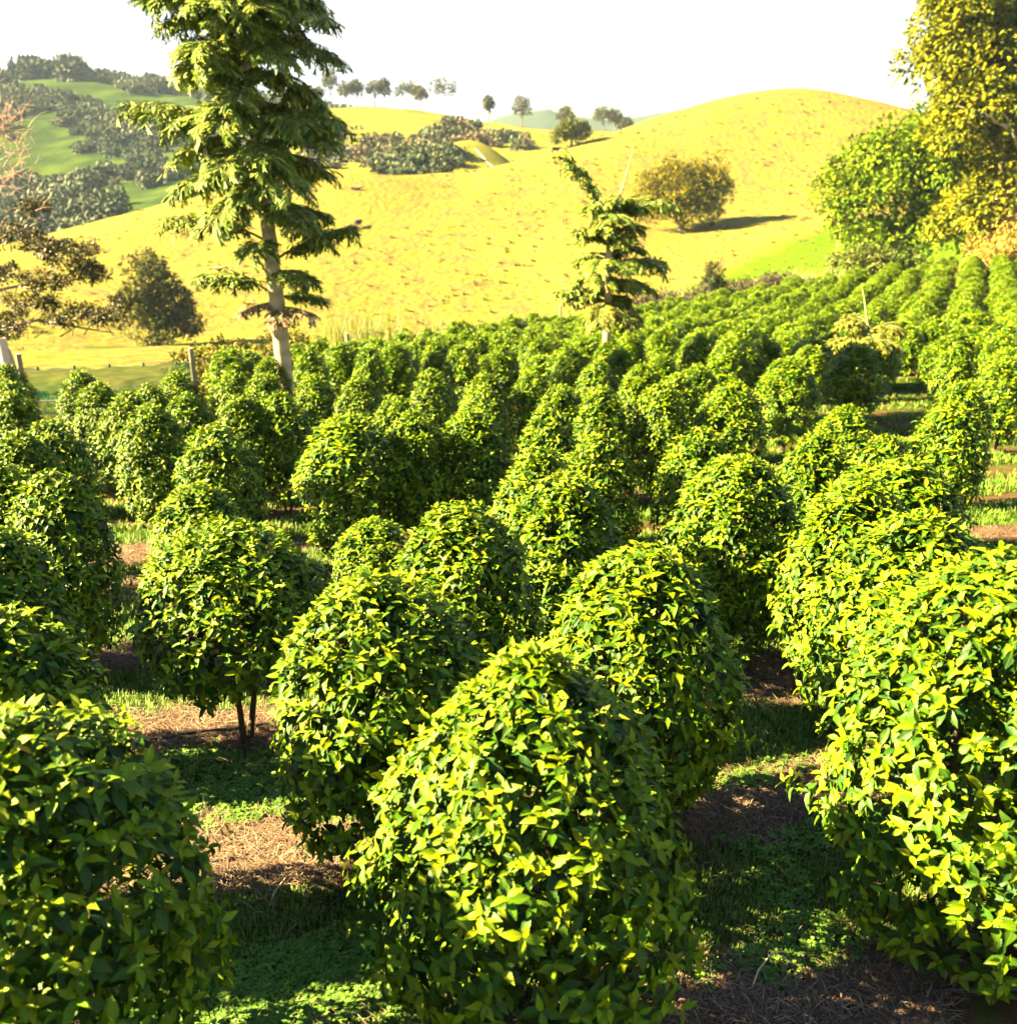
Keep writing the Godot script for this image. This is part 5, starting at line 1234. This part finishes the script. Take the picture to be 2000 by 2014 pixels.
var LEFT_PADS := [[-14.00,1.40,-31.85,1,0.55],[-13.57,0.76,-31.93,0.7,0.4],[-14.65,0.50,-31.50,0.7,0.35],[-15.13,-0.10,-31.27,0.75,0.3],[-13.68,-0.40,-31.15,0.9,0.33],[-12.55,-0.52,-30.90,0.6,0.4],[-15.93,-0.85,-30.98,0.8,0.55],[-15.86,1.80,-32.54,0.8,0.5],[-15.36,2.69,-33.21,0.5,0.3],[-15.77,0.80,-31.62,0.5,0.3],[-12.23,-0.10,-31.27,0.35,0.25]]
var TALL_FRONDS := [[4.4, 178, 2.1, 30, 0.42, 0], [4.3, 265, 1.3, 25, 0.6, 0], [4.0, 5, 1.8, 34, 0.25, 0], [3.8, 330, 1.0, 15, 0.6, 0], [3.3, 182, 1.6, 32, 0.4, 0], [3.2, 30, 1.0, 20, 0.6, 0], [3.1, 200, 0.7, 10, 0.6, 1], [3.0, 345, 0.8, 15, 0.6, 1], [3.0, 285, 0.6, 0, 0.5, 1], [8.8, 178, 2.4, 46, 0.7, 0], [8.7, 8, 1.9, 46, 0.75, 0], [6.6, 180, 2.6, 32, 0.5, 0], [6.5, 5, 1.8, 40, 0.65, 0], [9.0, 262, 1.7, 58, 0.8, 0], [8.4, 285, 1.7, 40, 0.8, 0], [7.9, 245, 1.6, 30, 0.8, 0], [7.3, 275, 1.3, 30, 0.8, 0], [6.7, 255, 1.6, 35, 0.8, 0], [6.3, 295, 1.5, 25, 0.8, 0], [5.6, 268, 1.2, 20, 0.7, 0], [9.16, 82, 1.52, 52, 0.7, 0], [9.65, 145, 1.8, 57, 0.73, 0], [9.27, 178, 1.49, 57, 0.83, 0], [9.6, 248, 1.81, 56, 0.68, 0], [9.48, 298, 1.84, 78, 0.62, 0], [9.46, 347, 1.68, 56, 0.72, 0], [9.15, 47, 1.84, 68, 0.68, 0], [8.94, 339, 2.05, 52, 0.7, 0], [8.96, 5, 1.7, 46, 0.8, 0], [8.63, 34, 1.94, 45, 0.73, 0], [8.88, 82, 2.13, 42, 0.7, 0], [8.72, 131, 1.76, 47, 0.79, 0], [8.79, 169, 2.08, 39, 0.62, 0], [8.74, 215, 1.93, 44, 0.68, 0], [8.71, 246, 1.64, 58, 0.82, 0], [9.17, 294, 2.11, 37, 0.67, 0], [8.57, 345, 2.1, 38, 0.8, 0], [8.28, 19, 1.84, 22, 0.7, 0], [8.68, 63, 1.62, 19, 0.64, 0], [8.57, 104, 1.76, 21, 0.85, 0], [8.35, 139, 1.65, 20, 0.64, 0], [8.51, 177, 1.64, 34, 0.66, 0], [8.7, 216, 1.89, 43, 0.7, 0], [8.69, 267, 1.74, 31, 0.61, 0], [8.35, 300, 2.07, 45, 0.72, 0], [7.75, 4, 1.36, 9, 0.82, 0], [7.69, 58, 1.65, 20, 0.85, 0], [7.84, 143, 1.54, 27, 0.79, 0], [7.9, 179, 1.36, 30, 0.82, 0], [8.15, 246, 1.54, 28, 0.76, 0], [8.09, 312, 1.54, 24, 0.67, 0], [7.47, 319, 1.22, 45, 0.77, 0], [6.93, 74, 0.97, 45, 0.77, 0], [6.94, 142, 1.12, 32, 0.79, 0], [7.46, 234, 0.94, 44, 0.6, 0], [6.27, 325, 1.91, 52, 0.74, 0], [6.73, 358, 1.86, 35, 0.82, 0], [6.66, 58, 1.79, 25, 0.61, 0], [6.56, 109, 1.95, 43, 0.63, 0], [6.42, 169, 1.78, 24, 0.81, 0], [6.7, 200, 1.79, 36, 0.8, 0], [6.39, 256, 1.77, 55, 0.62, 0], [6.07, 53, 1.68, 22, 0.81, 0], [6.17, 80, 1.85, 14, 0.68, 0], [6.2, 142, 1.81, 13, 0.82, 0], [5.81, 185, 1.67, 19, 0.74, 0], [6.24, 253, 1.45, 18, 0.74, 0], [5.99, 305, 1.67, 10, 0.66, 0], [6.21, 345, 1.8, 40, 0.76, 0], [5.37, 238, 1.43, 13, 0.83, 0], [5.18, 315, 1.38, 18, 0.71, 0], [5.08, 12, 1.23, 19, 0.63, 0], [5.05, 53, 1.39, 4, 0.83, 0], [5.22, 126, 1.23, 18, 0.62, 0], [5.24, 197, 1.17, 19, 0.68, 0]]
var SMALL_FRONDS := [[4.7, 168, 2.0, 62, 0.22, 0], [4.6, 8, 1.7, 42, 0.5, 0], [4.6, 280, 1.2, 50, 0.8, 0], [4.5, 90, 1.3, 50, 0.7, 0], [4.1, 190, 1.1, 50, 0.6, 0], [3.6, 350, 1.4, 30, 0.65, 0], [3.0, 15, 1.2, 18, 0.5, 0], [2.9, 180, 1.2, 18, 0.4, 0], [4.5, 94, 1.36, 67, 0.8], [4.66, 212, 1.08, 59, 0.72], [4.61, 301, 1.29, 71, 0.63], [4.63, 23, 1.29, 60, 0.81], [4.24, 106, 1.03, 59, 0.78], [4.11, 173, 0.95, 50, 0.85], [4.23, 250, 0.97, 56, 0.67], [4.13, 310, 0.91, 47, 0.77], [4.17, 33, 1.14, 50, 0.64], [3.79, 39, 1.13, 39, 0.68], [3.62, 89, 0.92, 50, 0.82], [3.76, 158, 0.92, 30, 0.84], [3.63, 249, 1.05, 38, 0.84], [3.65, 313, 0.9, 23, 0.61], [3.12, 101, 1.09, 17, 0.82], [3.24, 193, 0.99, 38, 0.82], [3.24, 260, 1.01, 31, 0.74], [3.2, 320, 1.05, 23, 0.62], [3.13, 53, 0.88, 21, 0.77], [2.67, 307, 0.88, 5, 0.82], [2.6, 24, 0.81, 9, 0.81], [2.76, 62, 0.91, 19, 0.78], [2.64, 140, 1.03, 27, 0.83], [2.79, 187, 0.99, 31, 0.75], [2.62, 254, 1.01, 14, 0.76]]
var NEAR_LABELS := {10: "coffee bush with large out of focus leaves facing the clover patch",9: "low dark coffee bush squeezed behind the blurred leafy bush",8: "dark shaded coffee bush beside the open grass lane",18: "coffee bush with two bare stems showing below its open crown",64: "domed coffee bush between the front bush and the two stemmed bush",65: "broad coffee bush leaning over the bare straw patch with pipe",66: "large coffee bush in front with skirt spreading to the ground",78: "wide coffee bush behind the tallest bright bush, over the irrigation pipe",79: "tallest bright coffee bush with hanging lower branches over dark straw",63: "bright topped coffee bush beside the small low bush",62: "small low coffee bush tucked between two larger bushes",61: "dark green coffee bush behind the bright topped bush",17: "short coffee bush just behind the bush with bare stems",70: "tall yellow topped coffee bush behind the broad leaning bush",77: "coffee bush in the hedge row beside the yellow topped bush"}
